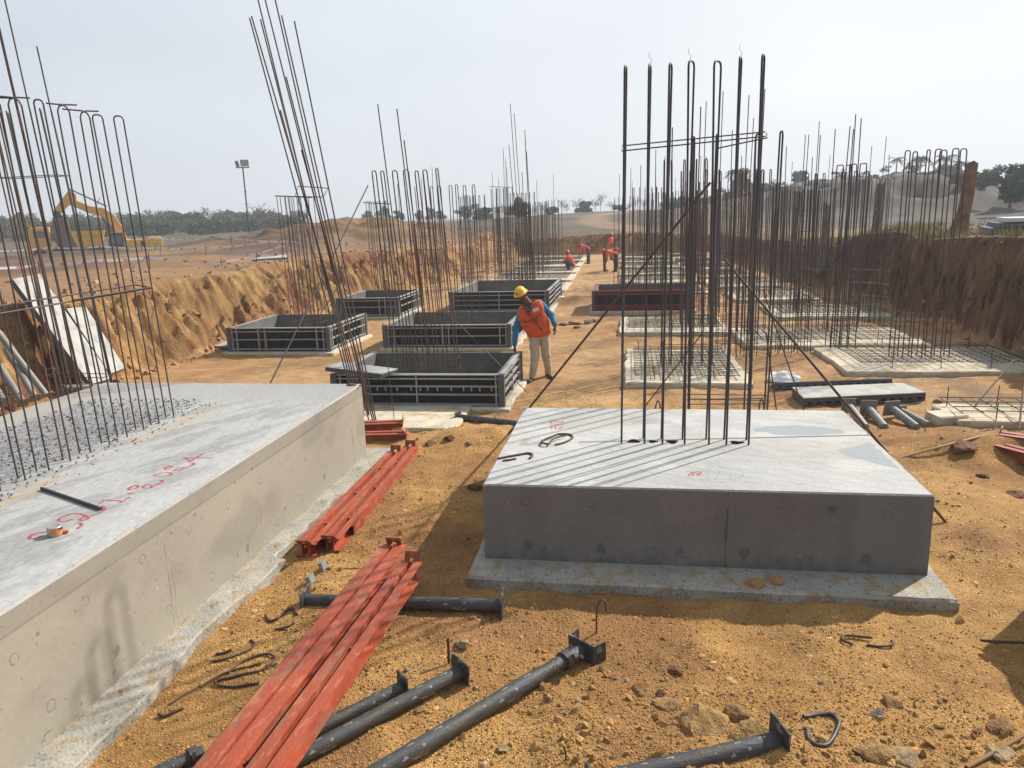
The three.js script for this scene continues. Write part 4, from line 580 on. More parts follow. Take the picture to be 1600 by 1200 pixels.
loosePanel('shorter pale panel leaning on the bank, right of the tall one', PX(172, 584, -8.62), PX(196, 575, -8.65), PX(134, 479, -9.45), PX(104, 482, -9.45), 0.06);
loosePanel('flat pale panel with slotted dark edge on the sand right of the footing', G(1256, 622, 0.15), G(1447, 613, 0.15), G(1410, 598, 0.15), G(1238, 605, 0.15), 0.12, 1);
loosePanel('panel resting on the flat one, tipped with its slotted edge up', D(1210, 598, -11.75), D(1394, 591, -12.05), D(1394, 591, -12.05).add(V(0.02, -0.3, -0.95)), D(1210, 598, -11.75).add(V(0.02, -0.3, -0.95)), 0.09, 1);
loosePanel('narrow panel lying across the corner of the nearest grey formwork', G(508, 573, 0.66), G(596, 584, 0.585), G(622, 576, 0.585), G(532, 565, 0.66), 0.05);
loosePanel('small dark stacked panel near the leftmost formwork', G(322, 540, 0.12), G(356, 541, 0.12), G(361, 533, 0.12), G(330, 531, 0.12), 0.05);
{ const q = [[395, 417], [450, 413], [449, 408], [422, 408]].map(([a, b]) => { const p = G(a, b, 1.35); p.y = terr(p.x, p.z) + 0.07; return p; }); loosePanel('dark panel lying on the ground above the orange bank', ...q, 0.05); }

// ---------------------------------------------------------------- black adjustable props
const mProp = new THREE.MeshStandardMaterial({ map: colTex(256, 512, (u, v) => { const n = fbm(u * 4, v * 8, 4, 4, 6), w = 0.75 * sstep(0.42, 0.5, fbm(u * 11, v * 22, 5, 11, 87)), du = sstep(0.05, 0.4, fbm(u * 3, v * 5, 3, 3, 28)), m = 0.042 + 0.02 * n; return [lerp(lerp(m, 0.11, du * .5), 0.38, w * 0.7), lerp(lerp(m * 1.03, 0.085, du * .5), 0.38, w * 0.7), lerp(lerp(m * 1.12, 0.06, du * .5), 0.38, w * 0.7)]; }), roughness: 0.55, metalness: 0.1, bumpMap: fine, bumpScale: 0.002 });
const mPropGrey = new THREE.MeshStandardMaterial({ map: colTex(128, 256, (u, v) => { const n = fbm(u * 4, v * 8, 4, 4, 66), m = 0.20 + 0.08 * n; return [m, m * 0.97, m * 0.92]; }), roughness: 0.6 });
const hexPlate = (w, h, th, holes) => { const s = new THREE.Shape(); s.moveTo(-w / 2, -h / 2); s.lineTo(w / 2, -h / 2); s.lineTo(w / 2, h / 2); s.lineTo(-w / 2, h / 2); s.closePath(); for (const [x, y, r] of holes) { const p = new THREE.Path(); p.absarc(x, y, r, 0, Math.PI * 2, true); s.holes.push(p); } const g = new THREE.ExtrudeGeometry(s, { depth: th, bevelEnabled: true, bevelSize: 0.002, bevelThickness: 0.002, bevelSegments: 1, curveSegments: 8 }); g.rotateX(-Math.PI / 2); return g; };
function prop(label, a, b, r, o = {}) { // local +y runs from a to b
  const t = thing('steel_prop', label, 'steel prop'), d = b.clone().sub(a), L = d.length(); t.position.copy(a);
  const y = d.clone().normalize(), z = V(0, 1, 0).projectOnPlane(y).normalize(), x = y.clone().cross(z); t.quaternion.setFromRotationMatrix(new THREE.Matrix4().makeBasis(x, y, z));
  const m = o.mat ?? mProp, thr = o.thread ?? 0; const pipe = part(t, 'tube', new THREE.CylinderGeometry(r, r, L - thr, 20, 1, false), m); pipe.position.y = (L - thr) / 2;
  if (thr) { const pr = [], n = Math.round(thr / 0.009); for (let i = 0; i <= n; i++) pr.push(new THREE.Vector2(r * (i % 2 ? 0.80 : 0.89), i / n * thr)); const q = part(t, 'thread', new THREE.LatheGeometry(pr, 18), mProp); q.position.y = L - thr; const c = part(t, 'collar_nut', new THREE.CylinderGeometry(r * 1.18, r * 1.18, 0.045, 20), m); c.position.y = L - thr * 0.42; const hnd = part(t, 'handle', bevelBox(0.03, 0.035, 0.14, 0.004), m); hnd.position.set(r * 0.9, L - thr * 0.42, r * 0.5); hnd.rotation.y = 0.8; const pin = part(t, 'pin', new THREE.CylinderGeometry(0.011, 0.011, r * 2.6, 8), mPropGrey); pin.rotation.z = Math.PI / 2; pin.position.y = L - 0.05; }
  const pl = (y0, w, h, tilt) => { const g = hexPlate(w, h, 0.008, [[-w * 0.18, h * 0.36, 0.007], [w * 0.18, h * 0.36, 0.007], [-w * 0.18, -h * 0.36, 0.007], [w * 0.18, -h * 0.36, 0.007]]); const p = part(t, 'end_plate', g, m); p.position.set(0, y0, o.shift ?? 0); p.rotation.y = tilt ?? 0; return p; };
  if (o.end) pl(L, o.end[0], o.end[1], o.end[2]); if (o.start) pl(-0.008, o.start[0], o.start[1], o.start[2]);
  if (o.fork) { const w = o.fork, u = part(t, 'fork_head', hexPlate(w, 0.13, 0.008, []), m); u.position.y = L; for (const s of [-1, 1]) { const f = part(t, 'fork_head', bevelBox(0.008, 0.10, 0.13, 0.002), m); f.position.set(s * w / 2, L + 0.05, 0); f.rotation.z = s * -0.12; } }
  return t;
}
prop('long black prop with threaded end and fork head on the sand', G(548, 1232, 0.05), G(908, 1016, 0.07), 0.047, { thread: 0.34, fork: 0.21, start: [0.16, 0.16] });
prop('black prop with square end plate between the red beams and fork prop', G(400, 1219, 0.06), G(718, 1050, 0.08), 0.042, { end: [0.16, 0.17, 0.15], start: [0.15, 0.15] });
prop('shorter black prop beside the red beams with upright end plate', G(440, 1166, 0.05), G(628, 1074, 0.06), 0.036, { end: [0.10, 0.17, 0.1], start: [0.12, 0.14] });
prop('black prop lying across under the red beams', G(478, 938, 0.065), G(784, 946, 0.065), 0.045, { end: [0.16, 0.18], start: [0.17, 0.17] });
prop('black prop with perforated plate at the bottom right edge', G(925, 1226, 0.06), G(1216, 1160, 0.09), 0.052, { end: [0.17, 0.24, 0.1], start: [0.15, 0.15] });
prop('end of a black threaded prop under the red beams at the bottom', G(215, 1226, 0.04), G(318, 1174, 0.05), 0.042, { thread: 0.12 });
prop('grey prop with tilted plate, leftmost of the four behind the footing', G(1326, 634, 0.16), G(1352, 668, 0.05), 0.05, { mat: mPropGrey, start: [0.17, 0.2] });
prop('grey prop with square holed plate, second of the four', G(1357, 638, 0.14), G(1382, 668, 0.05), 0.05, { mat: mPropGrey, start: [0.2, 0.22] });
prop('grey prop with a big dark collar, third of the four', G(1393, 638, 0.16), G(1432, 668, 0.05), 0.05, { mat: mPropGrey, start: [0.2, 0.2] });
prop('low grey prop, rightmost of the four behind the footing', G(1408, 642, 0.1), G(1450, 664, 0.05), 0.045, { mat: mPropGrey, start: [0.14, 0.14] });
prop('dark prop with bracket lying in front of the nearest grey formwork', G(716, 652, 0.08), G(822, 664, 0.06), 0.045, { start: [0.16, 0.16] });
[['highest dark prop leaning on the bank at the left edge', 72, 617, -4, 518], ['dark prop leaning on the bank just under the highest one', 55, 621, 10, 546], ['third dark prop leaning on the bank at the left edge', 36, 629, -8, 560], ['lowest dark prop leaning on the bank at the left edge', 7, 628, -20, 585]].forEach(([l, x, y, x2, y2]) => prop(l, PX(x, y, -8.5), PX(x2, y2, -9.2), 0.045, { mat: mPropGrey, start: [0.14, 0.14] }));
prop('dark strut lying at the foot of the pale leaning panels', PX(98, 606, -8.6), PX(198, 602, -8.3), 0.05, {});

// ---------------------------------------------------------------- red steel walers (pairs of channels with plates)
function waler(label, a, b, o = {}) { // a, b on the centre line of the upper face
  const t = thing('formwork_waler', label, 'steel beam'), d = b.clone().sub(a), L = d.length(), z = d.clone().normalize(), up = V(0, 1, 0).applyAxisAngle(z, o.roll ?? 0).projectOnPlane(z).normalize(), x = up.clone().cross(z);
  t.position.copy(a); t.quaternion.setFromRotationMatrix(new THREE.Matrix4().makeBasis(x, up, z));
  const h = o.h ?? 0.11, f = o.f ?? 0.065, gap = o.gap ?? 0.05, th = 0.007;
  const ch = s => mergeGeometries([boxGeo(s * (gap / 2 + th / 2), -h / 2, L / 2, th, h, L), boxGeo(s * (gap / 2 + f / 2 + th / 2 + 0.001), -th / 2 - 0.0004, L / 2, f - 0.002, th, L), boxGeo(s * (gap / 2 + f / 2 + th / 2 + 0.001), -h + th / 2 + 0.0004, L / 2, f - 0.002, th, L)].map(g => { const P = g.attributes.position, U = g.attributes.uv; for (let i = 0; i < P.count; i++) U.setXY(i, (P.getX(i) + P.getY(i)) * 1.3, P.getZ(i) * 0.55); return g; }));
  for (const s of o.single ? [1] : [-1, 1]) part(t, 'channel', ch(s), mRedPaint);
  for (const q of o.spacers ?? [0.2, 0.5, 0.8]) box(t, 'spacer', 0, -h * 0.45, q * L, gap, h * 0.5, 0.03, mRedPaint);
  const plate = (zz, tilt) => { const s = new THREE.Shape(), w = 0.06, k = 0.065; s.moveTo(-w, -k); s.lineTo(w, -k); s.lineTo(w, k); s.lineTo(-w, k); s.closePath(); const hp = new THREE.Path(); hp.absarc(0, 0, 0.02, 0, 7, true); s.holes.push(hp); const g = new THREE.ExtrudeGeometry(s, { depth: 0.008, bevelEnabled: false }); const m = part(t, 'end_plate', g, mRedPaint); m.position.set(0, 0.004, zz); m.rotation.x = tilt; return m; };
  if (o.plateA !== undefined) plate(0.0, o.plateA); if (o.plateB !== undefined) plate(L, o.plateB);
  return t;
}
waler('wide red channel beam in front, left of the nearest pair', G(322, 1215, 0.22), G(616, 850, 0.235), { f: 0.088, gap: 0.02, plateB: -0.5, spacers: [] });
waler('red channel beam in front, right of the nearest pair, holed end plate', G(400, 1215, 0.22), G(644, 876, 0.235), { f: 0.062, gap: 0.035, plateB: 0.35, spacers: [0.5] });
waler('red channel beam on the pad ledge, left of the farther bundle', G(476, 850, 0.13), G(618, 705, 0.13), { plateA: -0.9, plateB: 0.2 });
waler('red channel beam in the middle of the farther bundle', G(515, 842, 0.13), G(641, 697, 0.13), { f: 0.055, plateA: -0.9, plateB: 0.2 });
waler('short red channel beam on the right side of the farther bundle', G(557, 822, 0.11), G(656, 692, 0.12), { single: true, h: 0.1, f: 0.05, spacers: [] });
waler('upper dark red beam poking out behind the corner of the long footing', V(-4.2, 0.16, -8.95), G(629, 658, 0.16), { plateB: 0.1, h: 0.13 });
waler('lower dark red beam poking out behind the corner of the long footing', V(-4.2, 0.13, -8.62), G(634, 675, 0.13), { plateB: -0.8, h: 0.12 });
waler('red beam at the right edge beside the small cream pad', G(1562, 676, 0.2), G(1668, 690, 0.2), { h: 0.12, plateA: 0.2 });
waler('second red beam at the right edge, partly under a soil heap', G(1564, 694, 0.14), G(1650, 716, 0.18), { h: 0.12 });

// ---------------------------------------------------------------- bent bars, hooks and small things
const onPlane = (h, ox, oy, s, a) => { const o = []; for (let i = 0; i < a.length; i += 2) o.push(G(ox + a[i] / s, oy + a[i + 1] / s, h)); return o; };
const smooth = (pts, n = 3) => new THREE.CatmullRomCurve3(pts, false, 'centripetal').getPoints(pts.length * n);
const hook = (label, pts, r = 0.008, mat = steelRust, lift = true) => { const P = smooth(pts).map(p => lift ? V(p.x, Math.max(p.y, terr(p.x, p.z) + r), p.z) : p); return one('bent_bar', tubeGeo(P, r, 7), mat, label, 'bent bar'); };
const HB = RB.y1 + 0.009;
hook('rusty hook bar lying on the white footing, upper loop', onPlane(HB, 720, 620, 4, [500, 292, 515, 272, 570, 248, 615, 232, 680, 235, 700, 252, 655, 282, 590, 300]), 0.009, steelRust, false);
hook('second rusty hook lying inside the loop on the white footing', onPlane(HB + 0.016, 720, 620, 4, [508, 272, 515, 290, 548, 294, 570, 268, 612, 250, 655, 241]), 0.009, steelRust, false);
hook('long rusty hook at the left rim of the white footing', onPlane(HB, 720, 620, 4, [232, 386, 280, 376, 360, 362, 428, 352, 449, 366, 430, 384]), 0.010, steelRust, false);
hook('straight rusty stub beside the hook at the footing rim', onPlane(HB, 720, 620, 4, [262, 398, 300, 394, 345, 386]), 0.008, steelRust, false);
const Z4 = a => onPlane(0.012, 200, 820, 3.2, a);
hook('rusty hook in the pile by the long footing, topmost', Z4([410, 685, 490, 668, 560, 645, 620, 615, 632, 592, 610, 580]), 0.008);
hook('rusty hook in the pile with a wide loop toward the red beams', Z4([500, 742, 560, 690, 640, 655, 700, 645, 735, 665, 720, 695, 690, 716]), 0.008);
hook('long U shaped bar at the near side of the hook pile', Z4([655, 800, 520, 810, 450, 802, 438, 782, 500, 766, 640, 745, 745, 700]), 0.008);
hook('thin bar running through the middle of the hook pile', Z4([360, 812, 420, 775, 480, 742, 580, 715, 668, 705]), 0.007);
hook('thin rusty wire trailing left from the hook pile', Z4([198, 902, 280, 850, 362, 808]), 0.005);
hook('short curved bar lying apart, left of the hook pile', Z4([152, 946, 180, 957, 222, 945, 275, 918]), 0.010);
hook('short straight offcut above the hook pile', Z4([438, 647, 480, 640, 518, 628]), 0.009);
hook('curled bar half buried beside the prop under the red beams', Z4([690, 455, 712, 490, 748, 485, 775, 462, 830, 445, 845, 470]), 0.010);
hook('short bar under the curled one beside the crossing prop', Z4([735, 525, 780, 520, 832, 500]), 0.008);
hook('thick bent ring lying at the bottom right', onPlane(0.02, 1220, 900, 4, [140, 888, 240, 866, 318, 872, 362, 930, 340, 1000, 272, 1084, 215, 1080, 176, 1040, 164, 970]), 0.011, steelGrey);
hook('bent bar lying in the sand before the white footing', onPlane(0.012, 1220, 900, 4, [448, 428, 382, 394, 400, 372, 480, 376, 572, 386]), 0.009);
hook('hooked bar end right of the bent bar before the footing', onPlane(0.01, 1220, 900, 4, [538, 432, 630, 440, 702, 428, 692, 404]), 0.008);
hook('straight rusty bar at the right edge in the shade', onPlane(0.02, 1220, 900, 4, [1250, 402, 1380, 412, 1560, 416]), 0.010, steelRust);
hook('pale stick at the bottom right corner', onPlane(0.05, 1220, 900, 4, [1160, 1200, 1340, 1100, 1560, 975]), 0.011, std(col(0.22, 0.12, 0.055), 0.8));
hook('pale straight bamboo rod on the soil right of the white footing', [G(1405, 716, 0.06), G(1470, 698, 0.16), G(1540, 680, 0.2)], 0.013, std(col(0.36, 0.26, 0.17), 0.7), false);
hook('upright hooked rod standing in the sand by the fork head', (() => { const p = G(932, 992, 0), z = p.z; return [p, D(932, 965, z), D(934, 946, z), D(940, 937, z), D(946, 941, z), D(947, 956, z)]; })(), 0.006, steelRust, false);
hook('short upright stub beside the square plate prop', (() => { const p = G(702, 1040, 0), z = p.z; return [p, D(701, 1020, z), D(700, 998, z)]; })(), 0.009, steelRust, false);
hook('small upright rod near the bottom edge', (() => { const p = G(884, 1198, 0), z = p.z; return [p, D(884, 1180, z), D(881, 1166, z)]; })(), 0.005, steelRust, false);
[['bent loop of bar standing behind the white footing, left of the cage', 1024, 638], ['bent loop of bar standing behind the white footing, right of the cage', 1186, 636]].forEach(([l, x, y]) => { const z = -8.3; hook(l, [D(x, y + 6, z), D(x + 1, y - 6, z), D(x + 4, y - 12, z), D(x + 7, y - 6, z), D(x + 8, y + 6, z)], 0.008, steelRust, false); });
function anchor(label, a, b) { const t = thing('anchor_rod', label, 'anchor rod'); rod(t, 'rod', a, b, 0.010, steelRust, 8); const m = part(t, 'washer_plate', bevelBox(0.035, 0.11, 0.09, 0.006), mPropGrey); m.position.copy(a).add(V(-0.012, 0.015, 0)); m.rotation.z = 0.25; const n = part(t, 'nut', new THREE.CylinderGeometry(0.02, 0.02, 0.03, 6), steelDark); n.rotation.z = Math.PI / 2; n.position.copy(a).add(V(0.03, 0, 0)); return t; }
anchor('anchor rod with plate under the red beams, farther one', G(508, 890, 0.05), G(575, 889, 0.03)); anchor('anchor rod with plate under the red beams, nearer one', G(489, 912, 0.05), G(555, 908, 0.03));
brace('black offcut of bar lying by the red date', G(65, 763, LB.y1 + 0.012), G(158, 795, LB.y1 + 0.012), 0.012, steelDark, 'steel_offcut');
{ // tape measure on the first letters of the date
  const t = thing('tape_measure', 'small round silver and orange tape measure on the red date', 'tape measure'), p = G(83, 838, LB.y1); t.position.copy(p).add(V(0, 0.002, -0.02)); t.rotation.y = 0.5;
  part(t, 'case', new THREE.LatheGeometry([[0.001, 0], [0.040, 0], [0.043, 0.004], [0.043, 0.052], [0.040, 0.056], [0.03, 0.057], [0.028, 0.052], [0.001, 0.052]].map(q => new THREE.Vector2(...q)), 24), std(col(0.45, 0.45, 0.46), 0.35, { metalness: 0.6 }));
  const lab = new THREE.CylinderGeometry(0.0442, 0.0442, 0.038, 20, 1, true, -0.4, 2.6), l = part(t, 'label_band', lab, new THREE.MeshStandardMaterial({ roughness: 0.5, side: THREE.DoubleSide, map: colTex(128, 32, (u, v) => (u > 0.4 && u < 0.75 && (v > 0.7 || (u > 0.66 && v > 0.25))) ? [0.03, 0.02, 0.02] : [0.62, 0.22, 0.05], false) })); l.position.y = 0.028;
  part(t, 'tape_tongue', boxGeo(0.055, 0.01, 0.0, 0.03, 0.012, 0.02), std(col(0.55, 0.08, 0.04), 0.5));
}
{ const t = thing('red_cap', 'small dark clump on the far corner of the long footing', 'soil clump'), p = G(549, 602, LB.y1); const g = new THREE.IcosahedronGeometry(0.05, 2); g.scale(1.2, 0.5, 0.9); t.position.copy(p); part(t, 'lump', g, std(col(0.12, 0.045, 0.03), 0.9)); part(t, 'crumb', g.clone().scale(0.35, 0.35, 0.35).translate(0.11, 0, 0.01), std(col(0.12, 0.045, 0.03), 0.9)); }
{ // white sack
  const g = new THREE.IcosahedronGeometry(0.2, 4), P = g.attributes.position; for (let i = 0; i < P.count; i++) { const x = P.getX(i), y = P.getY(i), z = P.getZ(i), f = 1 + 0.35 * vn(x * 9 + 3, z * 9 + y * 6) + 0.14 * vn(x * 26, z * 26 + y * 20); P.setXYZ(i, x * f * 1.15, Math.max(-0.03, y * f * 0.5), z * f * 0.8); } g.computeVertexNormals();
  const m = one('cement_sack', g, std(col(0.72, 0.72, 0.71), 0.8), 'crumpled white sack beside the tipped form panel', 'sack'), p = G(1224, 594, 0.03); m.position.set(p.x, 0.05, p.z);
  const c = one('concrete_block', bevelBox(0.42, 0.12, 0.26, 0.015), matBlindPale, 'small wedge shaped pale concrete block near the four props', 'concrete block'), q = G(1478, 656, 0.06); c.position.set(q.x, 0.09, q.z); c.rotation.set(0.1, 0.35, -0.06);
}
// ---------------------------------------------------------------- stones, clods and loose gravel on the pit floor
function stoneGeo(seed, flat = 0.7) { const g = new THREE.IcosahedronGeometry(1, 4), P = g.attributes.position, rs = mulberry(seed * 31 + 5), pl = []; for (let i = 0; i < 13; i++) { const a = rs() * 6.283, y = 2 * rs() - 1, q = Math.sqrt(1 - y * y); pl.push([q * Math.cos(a), y, q * Math.sin(a), 0.62 + 0.3 * rs()]); } for (let i = 0; i < P.count; i++) { const x = P.getX(i), y = P.getY(i), z = P.getZ(i), k = pl.reduce((m, [a, b, c, d]) => { const t = a * x + b * y + c * z; return t > 0.01 ? Math.min(m, d / t) : m; }, 1.25) * (1 + 0.10 * vn(x * 3 + z * 2, y * 3 - z * 2 + seed, 0, seed + 7) + 0.06 * vn(x * 9, y * 8 + z * 9)); P.setXYZ(i, x * k, y * k * flat, z * k); } g.computeVertexNormals(); return g; }
const STG = [1, 2, 3, 4, 5, 6].map(s => stoneGeo(s * 13, 0.55 + 0.05 * s));
const STM = [[0.34, 0.20, 0.075], [0.28, 0.155, 0.06], [0.19, 0.09, 0.045], [0.37, 0.27, 0.15], [0.14, 0.055, 0.035], [0.24, 0.19, 0.14]].map(([r, g, b], i) => new THREE.MeshStandardMaterial({ map: colTex(128, 128, (u, v) => { const n = 1 + 0.5 * fbm(u * 5, v * 5, 4, 5, i * 9); return [r * n, g * n, b * n]; }), roughness: 0.95, bumpMap: fine, bumpScale: 0.01 }));
[['biggest flat ochre rock before the perforated plate prop', 1098, 1135, 46, 0], ['rounded ochre rock between the big rock and the perforated plate', 1172, 1150, 34, 0], ['pale ochre stone left of the big flat rock', 1045, 1100, 26, 0], ['ochre stone right behind the big rock', 1160, 1112, 24, 1], ['dark brown stone alone in the sand before the footing', 1054, 1038, 15, 2], ['ochre rounded rock at the bottom edge right of the ring', 1365, 1185, 30, 0], ['second ochre rock at the bottom edge right of the ring', 1415, 1192, 26, 3], ['brown rounded clod near the lower right corner', 1398, 1097, 18, 1], ['small grey brown clod left of the rounded clod', 1372, 1112, 13, 5], ['brown block of soil at the lower right', 1570, 1130, 20, 1], ['flat rock at the bottom right corner under the stick', 1565, 1182, 24, 3], ['pale stone beside the square plate prop', 724, 1012, 16, 3], ['pale stone lying left of the long fork prop', 785, 1172, 14, 3], ['ochre clod beside the middle of the square plate prop', 655, 1112, 11, 0], ['dark red clod behind the farther red beams', 703, 692, 13, 4], ['long brown clod beside the end of the farther red beams', 672, 697, 12, 2], ['small pale stone near the dark red clods', 733, 698, 8, 3], ['brown clod left of the white footing front corner', 742, 762, 14, 2], ['dark clod in the soil right of the footing', 1536, 745, 12, 4], ['brown lump under the pale rod right of the footing', 1500, 715, 20, 2], ['dark brown lump at the right edge of the footing soil', 1590, 775, 16, 2], ['stone pair on the sand, left one behind the grey props', 1468, 630, 8, 1], ['ochre stone between the flat rock and fork head', 1000, 1075, 14, 1], ['reddish stone near the ochre stone left of the big rock', 1032, 1080, 10, 4], ['grey chip near the fork head', 958, 1056, 8, 5]].forEach(([l, px, py, rp, m], i) => { const p = G(px, py, 0.02), dep = p.clone().sub(EYE).length(), r = rp * dep / 1200, s = one('stone', STG[i % 6], STM[m], l, 'stone'); s.position.set(p.x, terr(p.x, p.z) + r * 0.02, p.z); s.scale.set(r * 0.8, r * 0.62, r * 0.75); s.rotation.set(rr(-.3, .3), rr(0, 6), rr(-.3, .3)); });
[[868, 508, 4], [880, 507, 5], [893, 506, 6], [905, 506, 4], [918, 504, 6], [928, 502, 4], [936, 500, 3], [902, 512, 4]].forEach(([px, py, rp], i) => { const p = G(px, py, 0.03), r = rp * p.length() / 1200, s = one('soil_lump', STG[i % 6], STM[i % 2 ? 2 : 5], `${ORD[i]} from the worker in the line of dark lumps across the aisle`, 'soil lump', 'line of dark lumps'); s.position.set(p.x, terr(p.x, p.z) + r * 0.3, p.z); s.scale.set(r * 1.3, r, r); s.rotation.y = i; });
{ // crumbled soil and rubble near the camera
  const g = STG[2].clone(), n = 900, im = new THREE.InstancedMesh(g, std(col(1, 1, 1), 0.95), n), o = new THREE.Object3D(), c = new THREE.Color(), r = mulberry(321); let k = 0;
  while (k < n) { const q = r(), x = q < 0.75 ? lerp(-0.5, 2.6, r()) : lerp(-2.6, 4.6, r()), z = q < 0.75 ? lerp(-4.35, -2.8, Math.pow(r(), 0.7)) : lerp(-11, -3, r()); if ((x > -1.3 && x < 2.35 && z < -5.0 && z > -8.2) || (x < -2.7 && z > -8.4)) continue; if (vn(x * 1.7, z * 1.7, 0, 9) < r() * 1.3 - 0.7) continue; const s = 0.006 + 0.026 * Math.pow(r(), 3); o.position.set(x, terr(x, z) + s * 0.1, z); o.rotation.set(r() * 6, r() * 6, r() * 6); o.scale.set(s * 1.2, s * 0.8, s); o.updateMatrix(); im.setMatrixAt(k, o.matrix); const m = 0.75 + 0.5 * r(); c.setRGB(0.34 * m, (r() < 0.15 ? 0.165 : 0.20) * m, 0.068 * m); im.setColorAt(k, c); k++; }
  im.name = 'soil_rubble'; scene.add(im); tag(im, 'crumbled ochre soil and rubble on the near sand', 'rubble', null, 'stuff');
}
{ // loose gravel, thinning with distance
  const n = 42000, im = new THREE.InstancedMesh(new THREE.IcosahedronGeometry(1, 0), std(col(1, 1, 1), 0.95), n), o = new THREE.Object3D(), c = new THREE.Color(), r = mulberry(77); let k = 0, tries = 0;
  const blocked = (x, z) => (x > -1.3 && x < 2.35 && z < -5.0 && z > -8.2) || (x < -2.72 && z > -8.4 && z < -1.3) || (x > 2.6 && z > -5.6);
  while (k < n && tries++ < 400000) {
    const d = 2.9 + 11 * r() * r(), a = lerp(-52, 34, r()) * RAD, x = d * Math.sin(a), z = -d * Math.cos(a); if (blocked(x, z) || x < -8.5 || x > 6.2) continue;
    const dens = vn(x * 0.9, z * 0.9, 0, 12) * 0.5 + vn(x * 3, z * 3, 0, 2) * 0.3 + (z > -4.2 && x > -0.6 ? 0.35 : 0); if (dens < r() * 1.1 - 0.55) continue;
    const s = (0.0023 + 0.005 * Math.pow(r(), 3) + (r() < 0.018 ? 0.012 * r() : 0)) * (1 + 0.05 * d), y = terr(x, z); o.position.set(x, y + s * 0.12, z); o.rotation.set(r() * 6, r() * 6, r() * 6); o.scale.set(s * (0.8 + 0.6 * r()), s * (0.6 + 0.4 * r()), s); o.updateMatrix(); im.setMatrixAt(k, o.matrix);
    const q = r(), m = 0.7 + 0.6 * r(); q < 0.6 ? c.setRGB(0.37 * m, 0.215 * m, 0.065 * m) : q < 0.8 ? c.setRGB(0.30 * m, 0.15 * m, 0.055 * m) : q < 0.97 ? c.setRGB(0.37 * m, 0.26 * m, 0.13 * m) : c.setRGB(0.24 * m, 0.21 * m, 0.18 * m); im.setColorAt(k, c); k++;
  }
  im.count = k; im.name = 'loose_gravel'; scene.add(im); tag(im, 'loose ochre gravel scattered over the pit floor', 'gravel', null, 'stuff');
}
// ---------------------------------------------------------------- people
const skin = [0.15, 0.078, 0.05];
function capsule(x, y, z, a, b, ra, rb) { const bx = b.x - a.x, by = b.y - a.y, bz = b.z - a.z, px = x - a.x, py = y - a.y, pz = z - a.z, t = clamp((px * bx + py * by + pz * bz) / (bx * bx + by * by + bz * bz + 1e-9), 0, 1), dx = px - bx * t, dy = py - by * t, dz = pz - bz * t; return Math.sqrt(dx * dx + dy * dy + dz * dz) - lerp(ra, rb, t); }
const smin = (a, b, k) => { const h = clamp(0.5 + 0.5 * (b - a) / k, 0, 1); return lerp(b, a, h) - k * h * (1 - h); };
function bonesGeo(bones, cell, k, fold = 0) {
  const lo = [1e9, 1e9, 1e9], hi = [-1e9, -1e9, -1e9]; for (const [a, b, ra, rb] of bones) for (const [p, r] of [[a, ra], [b, rb]]) ['x', 'y', 'z'].forEach((c, i) => { lo[i] = Math.min(lo[i], p[c] - r - 0.06); hi[i] = Math.max(hi[i], p[c] + r + 0.06); });
  const f = (x, y, z) => { let d = 1; for (const [a, b, ra, rb] of bones) d = smin(d, capsule(x, y, z, a, b, ra, rb), k); if (fold && d < 0.08) d += fold * (vn(x * 14 + z * 9, y * 22 - x * 6) + 0.5 * vn(x * 34, y * 40 + z * 30)); return d; };
  const paint = (x, y, z) => { let m = 1e9, c = null; for (const [a, b, ra, rb, cl] of bones) { const d = capsule(x, y, z, a, b, ra, rb); if (d < m) { m = d; c = cl; } } const n = 1 + 0.10 * vn(x * 19, y * 19 + z * 15); return [c[0] * n, c[1] * n, c[2] * n]; };
  return surfaceNets(lo, hi, cell, f, paint);
}
